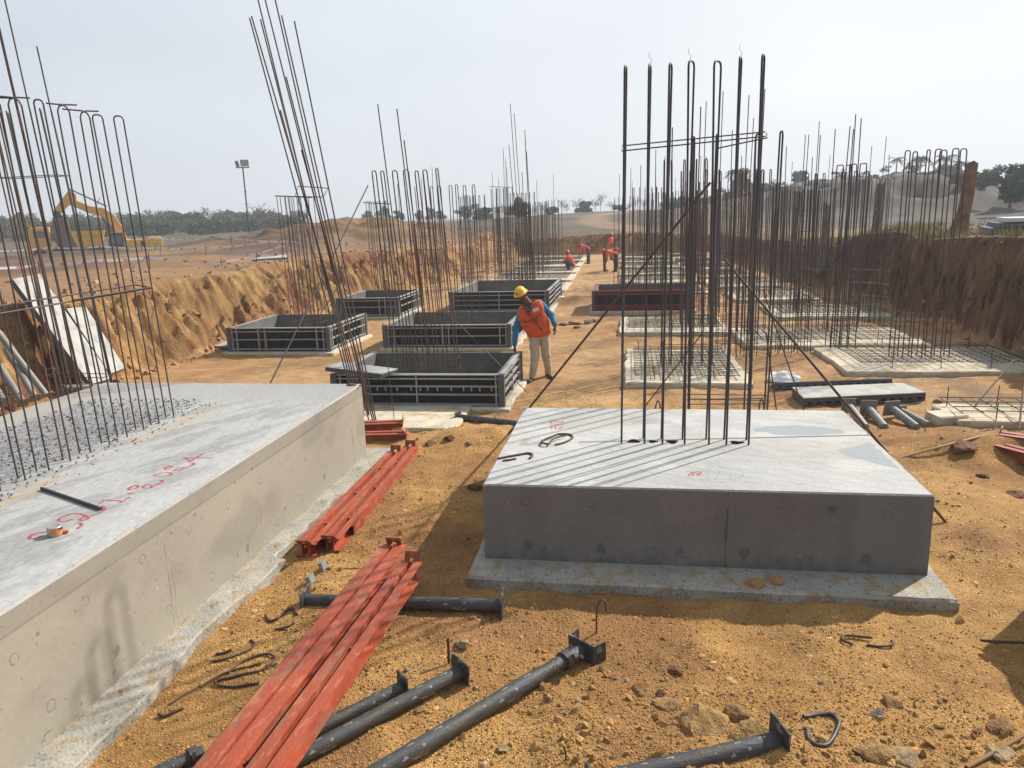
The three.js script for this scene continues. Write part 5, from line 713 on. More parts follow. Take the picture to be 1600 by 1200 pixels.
function headGeo(c, r, look, cell, hair = [0.012, 0.010, 0.009], beard = true) { // r = half head height; look = facing, unit, horizontal-ish
  const up = V(0, 1, 0).projectOnPlane(look).normalize(), side = up.clone().cross(look), q = V(0, 0, 0);
  const loc = (x, y, z) => { q.set(x - c.x, y - c.y, z - c.z); return [q.dot(side) / r, q.dot(up) / r, q.dot(look) / r]; };
  const ell = (p, cx, cy, cz, rx, ry, rz) => { const a = Math.hypot((p[0] - cx) / rx, (p[1] - cy) / ry, (p[2] - cz) / rz); return (a - 1) * Math.min(rx, ry, rz); };
  const sdf = (x, y, z) => { const p = loc(x, y, z); let d = ell(p, 0, 0.25, -0.05, 0.68, 0.75, 0.82); d = smin(d, ell(p, 0, -0.35, 0.12, 0.52, 0.62, 0.60), 0.25); d = smin(d, ell(p, 0, -0.12, 0.72, 0.12, 0.24, 0.18), 0.09); for (const s of [-1, 1]) { d = smin(d, ell(p, s * 0.68, 0, -0.05, 0.09, 0.24, 0.15), 0.05); d = Math.max(d, -ell(p, s * 0.27, 0.1, 0.74, 0.15, 0.09, 0.14)); d = smin(d, ell(p, s * 0.27, 0.1, 0.60, 0.11, 0.08, 0.09), 0.03); } d = smin(d, ell(p, 0, -0.5, 0.58, 0.2, 0.07, 0.12), 0.05); return d * r; };
  const paint = (x, y, z) => { const p = loc(x, y, z), n = 1 + 0.12 * vn(p[0] * 5, p[1] * 5 + p[2] * 4); if (p[1] > 0.55 || (p[2] < 0.05 && p[1] > -0.15)) return hair; for (const s of [-1, 1]) { const dx = p[0] - s * 0.27, dy = p[1] - 0.1; if (p[2] > 0.4 && dx * dx / 0.014 + dy * dy / 0.004 < 1) return Math.abs(dx) < 0.05 ? [0.01, 0.008, 0.007] : [0.5, 0.47, 0.43]; if (p[2] > 0.4 && Math.abs(dx) < 0.17 && Math.abs(p[1] - 0.24) < 0.04) return hair; } if (p[2] > 0.4 && Math.abs(p[1] + 0.5) < 0.05 && Math.abs(p[0]) < 0.2) return [0.14, 0.05, 0.04]; if (beard && p[1] < -0.3 && p[2] > 0.1) return skin.map(v => v * 0.6 * n); return skin.map(v => v * n); };
  return surfaceNets([c.x - 1.1 * r, c.y - 1.25 * r, c.z - 1.1 * r], [c.x + 1.1 * r, c.y + 1.25 * r, c.z + 1.1 * r], cell, sdf, paint);
}
function handGeo(w, dir, palmN, cell, curl = 0.5, sgn = 1) { // wrist w, pointing dir, palm facing palmN
  const s = dir.clone().cross(palmN).normalize().multiplyScalar(sgn), P = (a, b, c) => w.clone().addScaledVector(dir, a).addScaledVector(s, b).addScaledVector(palmN, c), B = [];
  for (const o of [-0.022, 0, 0.022]) B.push([P(-0.01, o * 0.7, 0), P(0.085, o * 1.2, 0), 0.016, 0.014, skin]);
  [[-0.030, 0.070], [-0.010, 0.082], [0.010, 0.078], [0.029, 0.062]].forEach(([o, L]) => { const a = P(0.085, o, 0), b = P(0.085 + L * 0.5, o * 1.12, curl * 0.012), c = P(0.085 + L * (0.95 - 0.25 * curl), o * 1.15, curl * 0.045); B.push([a, b, 0.0095, 0.009, skin], [b, c, 0.009, 0.0075, skin]); });
  const a = P(0.02, -0.032, 0.004), b = P(0.06, -0.055, 0.018), c = P(0.09, -0.060, 0.028); B.push([a, b, 0.013, 0.011, skin], [b, c, 0.011, 0.0085, skin]);
  return bonesGeo(B, cell, 0.008);
}
function helmet(t, c, r, look, up, clr) {
  const h = part(t, 'hard_hat', new THREE.LatheGeometry([[1.42, -0.02], [1.40, 0.02], [1.10, 0.06], [1.09, 0.25], [1.02, 0.55], [0.85, 0.82], [0.55, 1.0], [0.2, 1.07], [0.001, 1.08]].map(p => new THREE.Vector2(p[0] * r * 0.86, p[1] * r)), 28), std(clr, 0.4)); h.material.side = THREE.DoubleSide;
  const x = up.clone().cross(look).normalize(), z = x.clone().cross(up); h.quaternion.setFromRotationMatrix(new THREE.Matrix4().makeBasis(x, up, z)); h.position.copy(c).addScaledVector(up, 0.42 * r).addScaledVector(look, 0.02); h.scale.set(0.95, 1, 1.12);
  const rg = part(h, 'ridge', boxGeo(0, 0.98 * r, 0, 0.03 * r / 0.1, 0.1 * r, 1.0 * r), std(clr, 0.4)); rg.position.y = 0.03 * r;
  const b = part(h, 'badge', new THREE.CircleGeometry(0.22 * r, 12), std(col(0.45, 0.16, 0.03), 0.5)); b.position.set(0, 0.45 * r, 0.925 * r); b.rotation.x = -0.3; return h;
}
{ // worker in the orange vest, one hand on the corner of the nearest formwork
  const t = thing('person', 'person in orange vest, blue shirt and yellow hard hat touching the formwork', 'person');
  const z0 = -12.45, J = (px, py, dz = 0) => D(px, py, z0 + dz), SH = [0.03, 0.17, 0.33], TR = [0.45, 0.385, 0.28], SHOE = [0.035, 0.03, 0.028], VE = [0.62, 0.085, 0.022];
  const hipL = J(834, 523), hipR = J(850, 521, -0.05), kL = J(836, 556, 0.06), kR = J(853, 553, -0.05), aL = G(832, 590, 0.08), aR = G(857, 584, 0.08), shL = J(814, 489, 0.02), shR = J(845, 476, -0.04), nk = J(827, 476, 0.03), hd = J(815.5, 460.5, 0.1), elL = J(806, 514, -0.02), wrL = J(804.5, 537, 0.02), elR = J(862, 493, -0.1), wrR = J(866, 505, 0.02);
  const mid = (a, b, k = 0.5) => a.clone().lerp(b, k), sp = mid(hipL, hipR).add(V(0, 0.05, 0)), ch = mid(shL, shR).add(V(0.02, -0.08, 0));
  const toeL = aL.clone().add(V(-0.05, -0.035, 0.17)), toeR = aR.clone().add(V(0.06, -0.035, 0.16)), heelL = aL.clone().add(V(0.01, -0.035, -0.04)), heelR = aR.clone().add(V(-0.01, -0.035, -0.04));
  const torso = [[mid(hipL, hipR, 0.1).add(V(0, 0.05, 0)), mid(shL, shR, 0.2).add(V(0, -0.06, 0)), 0.118, 0.115, SH], [mid(hipL, hipR, 0.9).add(V(0, 0.05, 0)), mid(shL, shR, 0.8).add(V(0, -0.06, 0)), 0.118, 0.115, SH], [mid(shL, shR, 0.12), mid(shL, shR, 0.88), 0.072, 0.072, SH], [sp, ch, 0.12, 0.12, SH]];
  const body = bonesGeo([...torso, [nk.clone().add(V(0.01, -0.03, -0.02)), mid(nk, hd, 0.55), 0.06, 0.055, skin], [shL, elL, 0.062, 0.054, SH], [elL, wrL, 0.053, 0.044, SH], [wrL, wrL.clone().add(V(0, -0.04, 0.01)), 0.028, 0.026, skin], [shR, elR, 0.062, 0.055, SH], [elR, wrR, 0.055, 0.046, SH], [wrR, wrR.clone().add(V(0.01, -0.04, 0.01)), 0.028, 0.026, skin], [hipL, kL, 0.092, 0.072, TR], [kL, aL.clone().add(V(0, 0.03, 0)), 0.072, 0.058, TR], [hipR, kR, 0.092, 0.072, TR], [kR, aR.clone().add(V(0, 0.03, 0)), 0.072, 0.058, TR], [mid(hipL, hipR, 0.15), mid(hipL, hipR, 0.85), 0.10, 0.10, TR], [heelL, toeL, 0.042, 0.036, SHOE], [heelR, toeR, 0.042, 0.036, SHOE], [aL, heelL, 0.045, 0.042, SHOE], [aR, heelR, 0.045, 0.042, SHOE]], 0.012, 0.035, 0.006);
  const look = V(-0.3, -0.42, 0.86).normalize(), up = V(-0.28, 0.86, 0.32).projectOnPlane(look).normalize();
  const parts = [body, headGeo(hd, 0.108, look, 0.0055), handGeo(wrL.clone().add(V(0, -0.03, 0.01)), V(0.02, -0.97, 0.2).normalize(), V(0.75, 0, -0.5).normalize(), 0.004, 0.5, 1), handGeo(wrR.clone().add(V(0.01, -0.035, 0.01)), V(0.1, -0.96, 0.2).normalize(), V(-0.8, 0, 0.2).normalize(), 0.004, 0.8, -1)];
  part(t, 'body', mergeGeometries(parts), new THREE.MeshStandardMaterial({ vertexColors: true, roughness: 0.85 }));
  { // vest: a shell over the torso, open at the neck
    const infl = torso.map(([a, b, ra, rb]) => [a, b, ra + 0.022, rb + 0.022, VE]); const yTop = shR.y + 0.07, yBot = hipL.y - 0.04; const lo = [shL.x - .3, yBot - .15, z0 - .35], hi = [shR.x + .35, yTop + .1, z0 + .35];
    const f = (x, y, z) => { let d = 1; for (const [a, b, ra, rb] of infl) d = smin(d, capsule(x, y, z, a, b, ra, rb), 0.035); d += 0.007 * (vn(x * 13 + z * 9, y * 17 - x * 9) + 0.5 * vn(x * 30, y * 33)); const tilt = (x - sp.x) * 0.2; d = Math.max(d, yBot + tilt - y); d = Math.max(d, -(capsule(x, y, z, nk.clone().add(V(-0.01, 0.1, 0.0)), nk.clone().add(V(0.015, -0.13, 0.14)), 0.085, 0.02))); for (const [s, sg] of [[shL, -1], [shR, 1]]) d = Math.max(d, -capsule(x, y, z, s.clone().add(V(sg * 0.09, -0.10, 0)), s.clone().add(V(sg * 0.06, 0.02, 0)), 0.075, 0.06)); return d; };
    const g = surfaceNets(lo, hi, 0.011, f, (x, y, z) => { const n = 1 + 0.12 * vn(x * 16, y * 16 + z * 12); return VE.map(v => v * n); }); const v = part(t, 'vest', g, new THREE.MeshStandardMaterial({ vertexColors: true, roughness: 0.75 }));
    const strip = (px, py, w, h, rot, clr, nm) => { const p = J(px, py, 0.165), m = part(v, nm, new THREE.BoxGeometry(w, h, 0.006), std(clr, 0.5)); m.position.copy(p); m.rotation.set(-0.1, 0, rot); return m; };
    strip(837, 484, 0.10, 0.055, 0.35, col(0.55, 0.55, 0.56), 'badge_card');
    const band = pts => part(v, 'dark_band', tubeGeo(pts.map(([x, y, dz]) => J(x, y, dz)), 0.011, 5), std(col(0.13, 0.06, 0.04), 0.7)); band([[813, 500, 0.10], [820, 503, 0.145], [828, 502, 0.158], [838, 497, 0.160], [846, 490, 0.135]]); band([[838, 497, 0.160], [840, 508, 0.150], [847, 516, 0.115]]); band([[822, 486, 0.14], [829, 494, 0.158], [840, 506, 0.155]]);
    part(t, 'collar', tubeGeo([J(817, 475, 0.1), J(821, 481, 0.15), J(827, 487, 0.17), J(829, 480, 0.13), J(831, 474, 0.07)], 0.018, 6), std(col(0.035, 0.06, 0.085), 0.8));
  }
  helmet(t, hd, 0.100, look, up, col(0.78, 0.46, 0.02));
}
// workers far down the aisle
const poses = {
  bend: [[V(0, 0.95, 0), V(0.42, 1.08, 0), .13, .14, 1], [V(0, .92, -.08), V(-.05, .5, -.1), .085, .07, 2], [V(-.05, .5, -.1), V(0, .06, -.1), .065, .05, 2], [V(0, .92, .08), V(.02, .5, .12), .085, .07, 2], [V(.02, .5, .12), V(.0, .06, .12), .065, .05, 2], [V(0, .04, -.1), V(.14, .04, -.1), .05, .045, 3], [V(0, .04, .12), V(.14, .04, .12), .05, .045, 3], [V(.42, 1.06, -.16), V(.46, .75, -.18), .06, .05, 1], [V(.46, .75, -.18), V(.56, .48, -.15), .045, .035, 0], [V(.42, 1.06, .16), V(.46, .75, .18), .06, .05, 1], [V(.46, .75, .18), V(.58, .5, .15), .045, .035, 0], [V(.46, 1.1, 0), V(.64, 1.1, 0), .06, .095, 0], [V(.38, 1.08, -.14), V(.38, 1.08, .14), .09, .09, 1]],
  stand: [[V(0, 0.95, 0), V(0.03, 1.36, 0), .14, .15, 1], [V(0, .92, -.08), V(0, .5, -.1), .085, .07, 2], [V(0, .5, -.1), V(0, .06, -.1), .065, .05, 2], [V(0, .92, .08), V(.02, .5, .12), .085, .07, 2], [V(.02, .5, .12), V(.0, .06, .12), .065, .05, 2], [V(0, .04, -.1), V(.14, .04, -.1), .05, .045, 3], [V(0, .04, .12), V(.14, .04, .12), .05, .045, 3], [V(0, 1.38, -.18), V(.03, 1.1, -.23), .06, .05, 1], [V(.03, 1.1, -.23), V(.15, .9, -.2), .045, .035, 0], [V(0, 1.38, .18), V(.03, 1.1, .23), .06, .05, 1], [V(.03, 1.1, .23), V(.15, .9, .2), .045, .035, 0], [V(.02, 1.45, 0), V(.04, 1.6, 0), .06, .095, 0], [V(0, 1.36, -.15), V(0, 1.36, .15), .09, .09, 1]],
  squat: [[V(0, .38, 0), V(.2, .78, 0), .14, .15, 1], [V(0, .36, -.1), V(.34, .5, -.16), .09, .075, 2], [V(.34, .5, -.16), V(.2, .07, -.14), .07, .05, 2], [V(0, .36, .1), V(.34, .5, .16), .09, .075, 2], [V(.34, .5, .16), V(.2, .07, .14), .07, .05, 2], [V(.18, .04, -.14), V(.34, .04, -.14), .05, .045, 3], [V(.18, .04, .14), V(.34, .04, .14), .05, .045, 3], [V(.2, .8, -.17), V(.4, .62, -.2), .06, .05, 1], [V(.4, .62, -.2), V(.58, .45, -.1), .045, .035, 0], [V(.2, .8, .17), V(.4, .62, .2), .06, .05, 1], [V(.4, .62, .2), V(.58, .45, .1), .045, .035, 0], [V(.22, .86, 0), V(.3, 1.0, 0), .06, .095, 0], [V(.18, .76, -.14), V(.18, .76, .14), .09, .09, 1]] };
[['bend', 895, 424, 2.9, [0.62, 0.10, 0.06], [.05, .06, .1], 'person in red top crouched over bars by the left row, farthest left', 'squat'], ['bend', 919, 412, 2.6, [0.60, 0.09, 0.06], [.04, .055, .12], 'person in red vest and blue trousers bending over a far pad'], ['stand', 954, 406, 0.2, [0.75, 0.12, 0.03], [.2, .15, .1], 'person in orange vest standing upright at the far end of the aisle', 'stand'], ['bend', 945, 424, -0.3, [0.45, 0.11, 0.05], [.07, .06, .05], 'bare headed looking person bending in the aisle, left of two'], ['bend', 962, 425, 3.3, [0.72, 0.13, 0.04], [.03, .035, .06], 'person in orange vest bending in the aisle, right of two']].forEach(([p0, px, py, turn, vest, tr, label, p1]) => {
  const t = thing('person', label, 'person', 'workers far down the pit'), p = G(px, py, 0.02), pose = poses[p1 ?? p0], pal = [skin, vest, tr, [0.03, 0.03, 0.03]]; t.position.set(p.x, terr(p.x, p.z) - 0.01, p.z); t.rotation.y = turn; t.scale.setScalar(0.88);
  part(t, 'body', bonesGeo(pose.map(b => [b[0], b[1], b[2], b[3], pal[b[4]]]), 0.026, 0.04), new THREE.MeshStandardMaterial({ vertexColors: true, roughness: 0.85 }));
  const h = pose[11][1]; const g = new THREE.SphereGeometry(0.135, 14, 7, 0, Math.PI * 2, 0, Math.PI / 2), m = part(t, 'hard_hat', g, std(col(0.6, 0.09, 0.04), 0.45)); m.material.side = THREE.DoubleSide; m.position.copy(h).add(V(0.01, 0.03, 0)); if ((p1 ?? p0) === 'bend') m.rotation.z = -1.0;
});
// ---------------------------------------------------------------- excavator and tipper on the plain
const mYellow = new THREE.MeshStandardMaterial({ map: colTex(256, 256, (u, v) => { const n = fbm(u * 5, v * 5, 4, 5, 19), d = sstep(0.08, 0.35, fbm(u * 4, v * 4, 4, 4, 62)), m = 1 + 0.2 * n; return [lerp(0.80, 0.55, d) * m, lerp(0.43, 0.30, d) * m, lerp(0.02, 0.06, d) * m]; }), roughness: 0.5 });
const mOchre = std(col(0.70, 0.34, 0.045), 0.55), mBlack = std(col(0.035, 0.033, 0.032), 0.75), mRustB = std(col(0.16, 0.085, 0.05), 0.85), mGlass = new THREE.MeshPhysicalMaterial({ color: col(0.25, 0.32, 0.34), roughness: 0.08, metalness: 0, transmission: 0.6, thickness: 0 });
const plateExt = (pts, d, bev = 0.03) => { const s = new THREE.Shape(pts.map(p => new THREE.Vector2(p[0], p[1]))), g = new THREE.ExtrudeGeometry(s, { depth: d, bevelEnabled: true, bevelSize: bev, bevelThickness: bev, bevelSegments: 1 }); g.translate(0, 0, -d / 2); return g; };
{
  const t = thing('excavator', 'yellow tracked excavator with raised boom on the plain at left', 'excavator'); t.position.set(EXC.x, terr(EXC.x, EXC.z) - 0.05, EXC.z); t.rotation.y = 35.4 * RAD; t.scale.set(0.74, 0.9, 0.8);
  for (const z of [-1.1, 1.1]) { const tr = part(t, 'track', plateExt([[-2.2, 0.25], [-1.9, 0.02], [1.9, 0.02], [2.3, 0.25], [2.3, 0.65], [1.9, 0.88], [-1.9, 0.88], [-2.2, 0.65]], 0.5), mBlack); tr.position.set(0.9, 0, z); for (let i = 0; i < 6; i++) { const w = part(tr, 'roller', new THREE.CylinderGeometry(0.2, 0.2, 0.62, 12), mRustB); w.rotation.x = Math.PI / 2; w.position.set(-1.7 + i * 0.7, 0.3, 0); } const g = []; for (let i = 0; i < 22; i++) g.push(boxGeo(-2 + i * 0.19, 0.92, 0, 0.1, 0.06, 0.56)); part(tr, 'track_shoes', mergeGeometries(g), mRustB).userData = { kind: 'stuff' }; }
  const turn = part(t, 'turntable', new THREE.CylinderGeometry(0.8, 0.8, 0.25, 20), mBlack); turn.position.set(0.9, 0.98, 0);
  const hs = part(t, 'engine_house', bevelBox(2.5, 0.95, 2.3, 0.06), mYellow); hs.position.set(1.6, 1.62, 0); const gr = box(hs, 'grille', 0.55, 0, 1.155, 0.5, 0.55, 0.02, mBlack); box(hs, 'hood', 0.2, 0.54, 0, 1.6, 0.14, 1.7, mBlack);
  const cw = part(t, 'counterweight', plateExt([[0, 0], [1.15, 0.1], [1.35, 0.4], [1.35, 0.95], [1.2, 1.1], [0, 1.1]], 2.3, 0.06), mYellow); cw.position.set(2.9, 1.08, 0); box(cw, 'number_strip', 0.75, 0.5, 1.215, 0.7, 0.16, 0.012, std(col(0.5, 0.36, 0.12), 0.6));
  const cab = part(t, 'cab', plateExt([[0, 0], [1.55, 0], [1.55, 1.55], [0.35, 1.62], [0, 0.9]], 1.0, 0.04), mBlack); cab.position.set(-1.5, 1.12, 0.55); for (const [x, w] of [[0.55, 0.5], [1.15, 0.55]]) box(cab, 'window', x, 0.95, 0.55, w, 0.75, 0.02, mGlass); box(cab, 'roof', 0.9, 1.66, 0, 1.4, 0.06, 1.0, mOchre);
  const boom = part(t, 'boom', plateExt([[0.35, 1.9], [-0.35, 1.9], [-0.75, 3.3], [-1.8, 4.35], [-3.2, 4.75], [-4.75, 5.45], [-4.85, 5.95], [-4.4, 5.95], [-3.0, 5.35], [-1.6, 5.15], [-0.6, 4.5], [0.15, 3.3], [0.5, 2.1]], 0.5, 0.04), mOchre); boom.position.z = -0.2;
  const stick = part(t, 'stick', plateExt([[-4.25, 5.6], [-4.25, 6.5], [-4.6, 6.85], [-5.0, 6.75], [-6.75, 5.0], [-6.5, 4.35], [-5.2, 5.5]], 0.4, 0.04), mOchre); stick.position.z = -0.2;
  const cyl = (nm, a, b, r) => rod(t, nm, V(a[0], a[1], -0.2), V(b[0], b[1], -0.2), r, mBlack, 8); cyl('hydraulic_ram', [-1.2, 5.3], [-4.6, 6.9], 0.07); cyl('hydraulic_ram', [-4.7, 7.0], [-6.6, 5.1], 0.07); cyl('hydraulic_ram', [-0.9, 2.2], [-1.9, 4.5], 0.09); cyl('hose_bracket', [-2.3, 5.3], [-1.8, 6.2], 0.03);
  part(t, 'linkage', plateExt([[-6.9, 4.9], [-6.3, 5.0], [-5.9, 4.3], [-6.6, 4.0]], 0.5, 0.02), mBlack).position.z = -0.2;
  const bk = part(t, 'bucket', plateExt([[-6.9, 4.3], [-5.6, 4.2], [-5.3, 2.6], [-4.75, 1.4], [-6.6, 1.3], [-7.15, 2.4]], 1.3, 0.03), mRustB); bk.position.z = -0.2; for (let i = 0; i < 4; i++) { const th = part(bk, 'tooth', new THREE.ConeGeometry(0.09, 0.35, 5), mBlack); th.position.set(-6.4 + i * 0.4, 1.15, -0.5 + i * 0.33); th.rotation.x = Math.PI; }
}
{
  const t = thing('dump_truck', 'dusty yellow tipper truck beside the excavator bucket', 'truck'), p = AT(118, 402, 84); t.position.set(p.x, terr(p.x, p.z), p.z); t.rotation.y = 38 * RAD;
  for (const [x, z] of [[-2.8, -1.1], [-2.8, 1.1], [0.6, -1.1], [0.6, 1.1], [1.9, -1.1], [1.9, 1.1]]) { const w = part(t, 'wheel', new THREE.CylinderGeometry(0.52, 0.52, 0.36, 18), mBlack); w.rotation.x = Math.PI / 2; w.position.set(x, 0.52, z); const h = part(w, 'hub', new THREE.CylinderGeometry(0.2, 0.24, 0.38, 10), mOchre); }
  box(t, 'chassis', -0.4, 0.85, 0, 6, 0.25, 1.0, mBlack);
  const bd = part(t, 'tipper_body', plateExt([[-1.4, 1.1], [2.3, 1.1], [2.7, 2.5], [-1.5, 2.55]], 2.3, 0.05), mYellow); for (let i = 0; i < 5; i++) { const r = box(bd, 'rib', -1.0 + i * 0.8, 1.8, 1.22, 0.1, 1.35, 0.09, mOchre); } box(bd, 'rim', 0.6, 2.62, 0, 4.2, 0.1, 2.5, mRustB);
  const cb = part(t, 'cab', plateExt([[-3.6, 0.8], [-1.8, 0.8], [-1.8, 2.9], [-3.2, 2.9], [-3.6, 1.9]], 2.2, 0.05), mOchre); box(cb, 'window', -2.6, 2.3, 1.16, 0.9, 0.6, 0.02, mGlass);
}
// ---------------------------------------------------------------- light masts
function mast(label, px, py, dist, hTop, s) {
  const p = AT(px, py, dist), t = thing('light_mast', label, 'light mast'), y = terr(p.x, p.z); t.position.set(p.x, y - 0.1, p.z); t.rotation.y = 20 * RAD; const h = hTop - y;
  rod(t, 'pole', V(0, 0, 0), V(0, h, 0), 0.07 * s, steelGrey, 8); for (let i = 1; i < 6; i++) box(t, 'step', 0, h * i / 7, 0, 0.3 * s, 0.06 * s, 0.16 * s, steelGrey); box(t, 'crossbar', 0, h, 0, 1.3 * s, 0.1 * s, 0.1 * s, steelGrey);
  const f = part(t, 'floodlight', bevelBox(0.78 * s, 0.62 * s, 0.25 * s, 0.03), std(col(0.16, 0.165, 0.17), 0.5)); f.position.set(0.22 * s, h + 0.42 * s, 0.1); f.rotation.x = 0.25; box(f, 'lens', 0, 0, 0.13 * s, 0.64 * s, 0.5 * s, 0.02, std(col(0.42, 0.45, 0.47), 0.25));
  const f2 = part(t, 'floodlight', bevelBox(0.3 * s, 0.55 * s, 0.5 * s, 0.03), std(col(0.16, 0.165, 0.17), 0.5)); f2.position.set(-0.5 * s, h + 0.36 * s, 0); f2.rotation.z = 0.25; return t;
}
mast('tall light mast with floodlights standing alone on the left plain', 390, 368, 80, AT(376, 260, 80).y, 0.95);
mast('small distant light mast by the dark trees', 744, 350, 150, AT(742, 325, 150).y, 1.2);
// ---------------------------------------------------------------- barrier tape on thin stakes
const mTape = new THREE.MeshStandardMaterial({ roughness: 0.6, side: THREE.DoubleSide, map: colTex(128, 8, (u) => ((u * 4) % 1) < 0.2 ? [0.5, 0.25, 0.23] : [0.74, 0.7, 0.68]) });
function tape(label, pts, dist, w = 0.075) {
  const P = pts.map(([x, y], i) => AT(x, y, dist + (i % 2) * 0.4)), C = []; for (let i = 0; i + 1 < P.length; i++) for (let k = 0; k < 8; k++) { const u = k / 8, q = P[i].clone().lerp(P[i + 1], u); q.y -= 0.12 * 4 * u * (1 - u) * Math.min(1, P[i].distanceTo(P[i + 1]) / 5); C.push(q); } C.push(P[P.length - 1]);
  const pos = [], uv = [], idx = []; let L = 0; C.forEach((q, i) => { if (i) L += q.distanceTo(C[i - 1]); const tw = 0.5 * Math.sin(i * 0.7); pos.push(q.x - tw * w * 0.3, q.y + w / 2 * Math.cos(tw), q.z + tw * w * .4, q.x + tw * w * 0.3, q.y - w / 2 * Math.cos(tw), q.z - tw * w * .4); uv.push(L * 0.45, 0, L * 0.45, 1); if (i) { const a = 2 * i - 2; idx.push(a, a + 1, a + 2, a + 1, a + 3, a + 2); } });
  const g = new THREE.BufferGeometry(); g.setAttribute('position', new THREE.Float32BufferAttribute(pos, 3)); g.setAttribute('uv', new THREE.Float32BufferAttribute(uv, 2)); g.setIndex(idx); g.computeVertexNormals();
  const t = thing('barrier_tape', label, 'barrier tape'); part(t, 'tape', g, mTape); P.forEach((q, i) => { const y = terr(q.x, q.z); if (q.y - y > 0.05) rod(t, 'stake', V(q.x, y - 0.2, q.z), V(q.x + 0.02, q.y + 0.12, q.z), 0.013, steelRust, 5); }); return t;
}
tape('slack red and white tape nearest the left bank', [[-10, 419], [60, 414], [150, 407], [232, 402], [345, 409], [400, 400], [440, 396]], 25);
tape('red and white tape crossing behind the bars at the left edge', [[-10, 392], [75, 387], [160, 385], [250, 387], [320, 387], [420, 377]], 38);
tape('highest white tape running in front of the excavator', [[210, 372], [265, 372], [330, 372], [400, 373]], 62, 0.09);
tape('thin tape sagging along the foot of the soil mound', [[360, 372], [450, 377], [540, 380], [600, 381], [650, 374], [690, 381]], 40);
tape('tape falling to the ground near the bank edge', [[232, 402], [205, 420], [158, 441]], 24);
tape('low pale tape along the bank past the mound', [[400, 397], [470, 399], [540, 404], [620, 407]], 30, 0.05);
tape('tape strung behind the leaning cage at the mound', [[385, 400], [440, 384], [470, 390]], 33);
// ---------------------------------------------------------------- old stone posts and things above the right wall
const mPost = new THREE.MeshStandardMaterial({ map: concMap(0.26, 0.225, 0.19, 0.3, 14), bumpMap: fine, bumpScale: 0.03, roughness: 0.95 }), mPostR = new THREE.MeshStandardMaterial({ map: concMap(0.30, 0.18, 0.13, 0.3, 24), bumpMap: fine, bumpScale: 0.03, roughness: 0.95 });
function post(label, bx, by, tx, ty, dist, w, mat) {
  const b = AT(bx, by, dist), tp = AT(tx, ty, dist); b.y = Math.min(b.y, terr(b.x, b.z)) - 0.2; const n = 9, m = 8, pos = [], uv = [], idx = [], rn = mulberry(bx);
  for (let j = 0; j <= n; j++) for (let i = 0; i <= m; i++) { const a = i / m * 2 * Math.PI, v = j / n, c = b.clone().lerp(tp, v), k = w / 2 * (1.15 - 0.3 * v) * (1 + 0.2 * vn(Math.cos(a) * 2 + bx, v * 5 + Math.sin(a) * 2)); const sq = 1 / Math.max(Math.abs(Math.cos(a)), Math.abs(Math.sin(a))); pos.push(c.x + Math.cos(a) * k * Math.min(sq, 1.25), c.y + (j === n ? 0.12 * vn(a * 2, bx) : 0), c.z + Math.sin(a) * k * 0.7 * Math.min(sq, 1.25)); uv.push(i / m * 2, v * 3); }
  for (let j = 0; j < n; j++) for (let i = 0; i < m; i++) { const a = j * (m + 1) + i, c = a + m + 1; idx.push(a, c, a + 1, c, c + 1, a + 1); } const top = pos.length / 3; pos.push(tp.x, tp.y + 0.03, tp.z); uv.push(0, 0); for (let i = 0; i < m; i++) idx.push(n * (m + 1) + i, top, n * (m + 1) + i + 1);
  const g = new THREE.BufferGeometry(); g.setAttribute('position', new THREE.Float32BufferAttribute(pos, 3)); g.setAttribute('uv', new THREE.Float32BufferAttribute(uv, 2)); g.setIndex(idx); g.computeVertexNormals(); const t = thing('stone_post', label, 'stone post'); part(t, 'shaft', g, mat);
  for (let i = 0; i < 3; i++) { const st = part(t, 'foot_stone', STG[(i + 2) % 6], mPost); st.position.set(b.x + rr(-0.4, 0.4), b.y + 0.22, b.z + rr(-.2, .3)); st.scale.setScalar(rr(0.1, 0.22)); } return t;
}
post('tall reddish stone post with ragged top above the right wall', 1500, 366, 1519, 256, 24, 0.30, mPostR); post('grey stone prop leaning against the reddish post', 1484, 366, 1506, 318, 24.3, 0.2, mPost); post('grey leaning stone post left of the seven hairpin cage', 1366, 386, 1377, 289, 27, 0.27, mPost); post('short grey stone post behind the spread hairpin cage', 1288, 386, 1293, 320, 29, 0.26, mPost); post('reddish stump like post far along the right wall', 1239, 384, 1243, 322, 31, 0.2, mPostR); post('small far grey post at the right wall', 1209, 380, 1211, 330, 38, 0.3, mPost);
{
  const t = thing('panel_stack', 'stack of blue grey steel panels at the right edge above the wall', 'panel stack'), p = AT(1604, 362, 21); t.position.set(p.x + 0.3, terr(p.x, p.z) + 0.02, p.z); t.rotation.y = -14 * RAD; const bl = std(col(0.10, 0.14, 0.20), 0.55, { metalness: 0.2 });
  for (let i = 0; i < 3; i++) { const m = part(t, 'panel', bevelBox(2.2 - 0.1 * i, 0.09, 1.5, 0.008), i === 2 ? std(col(0.62, 0.64, 0.65), 0.5) : bl); m.position.set(0.1 * i, 0.18 + i * 0.105, 0.03 * i); } for (const x of [-0.6, 0.55]) box(t, 'bearer', x, 0.06, 0, 0.12, 0.12, 1.1, bl);
}
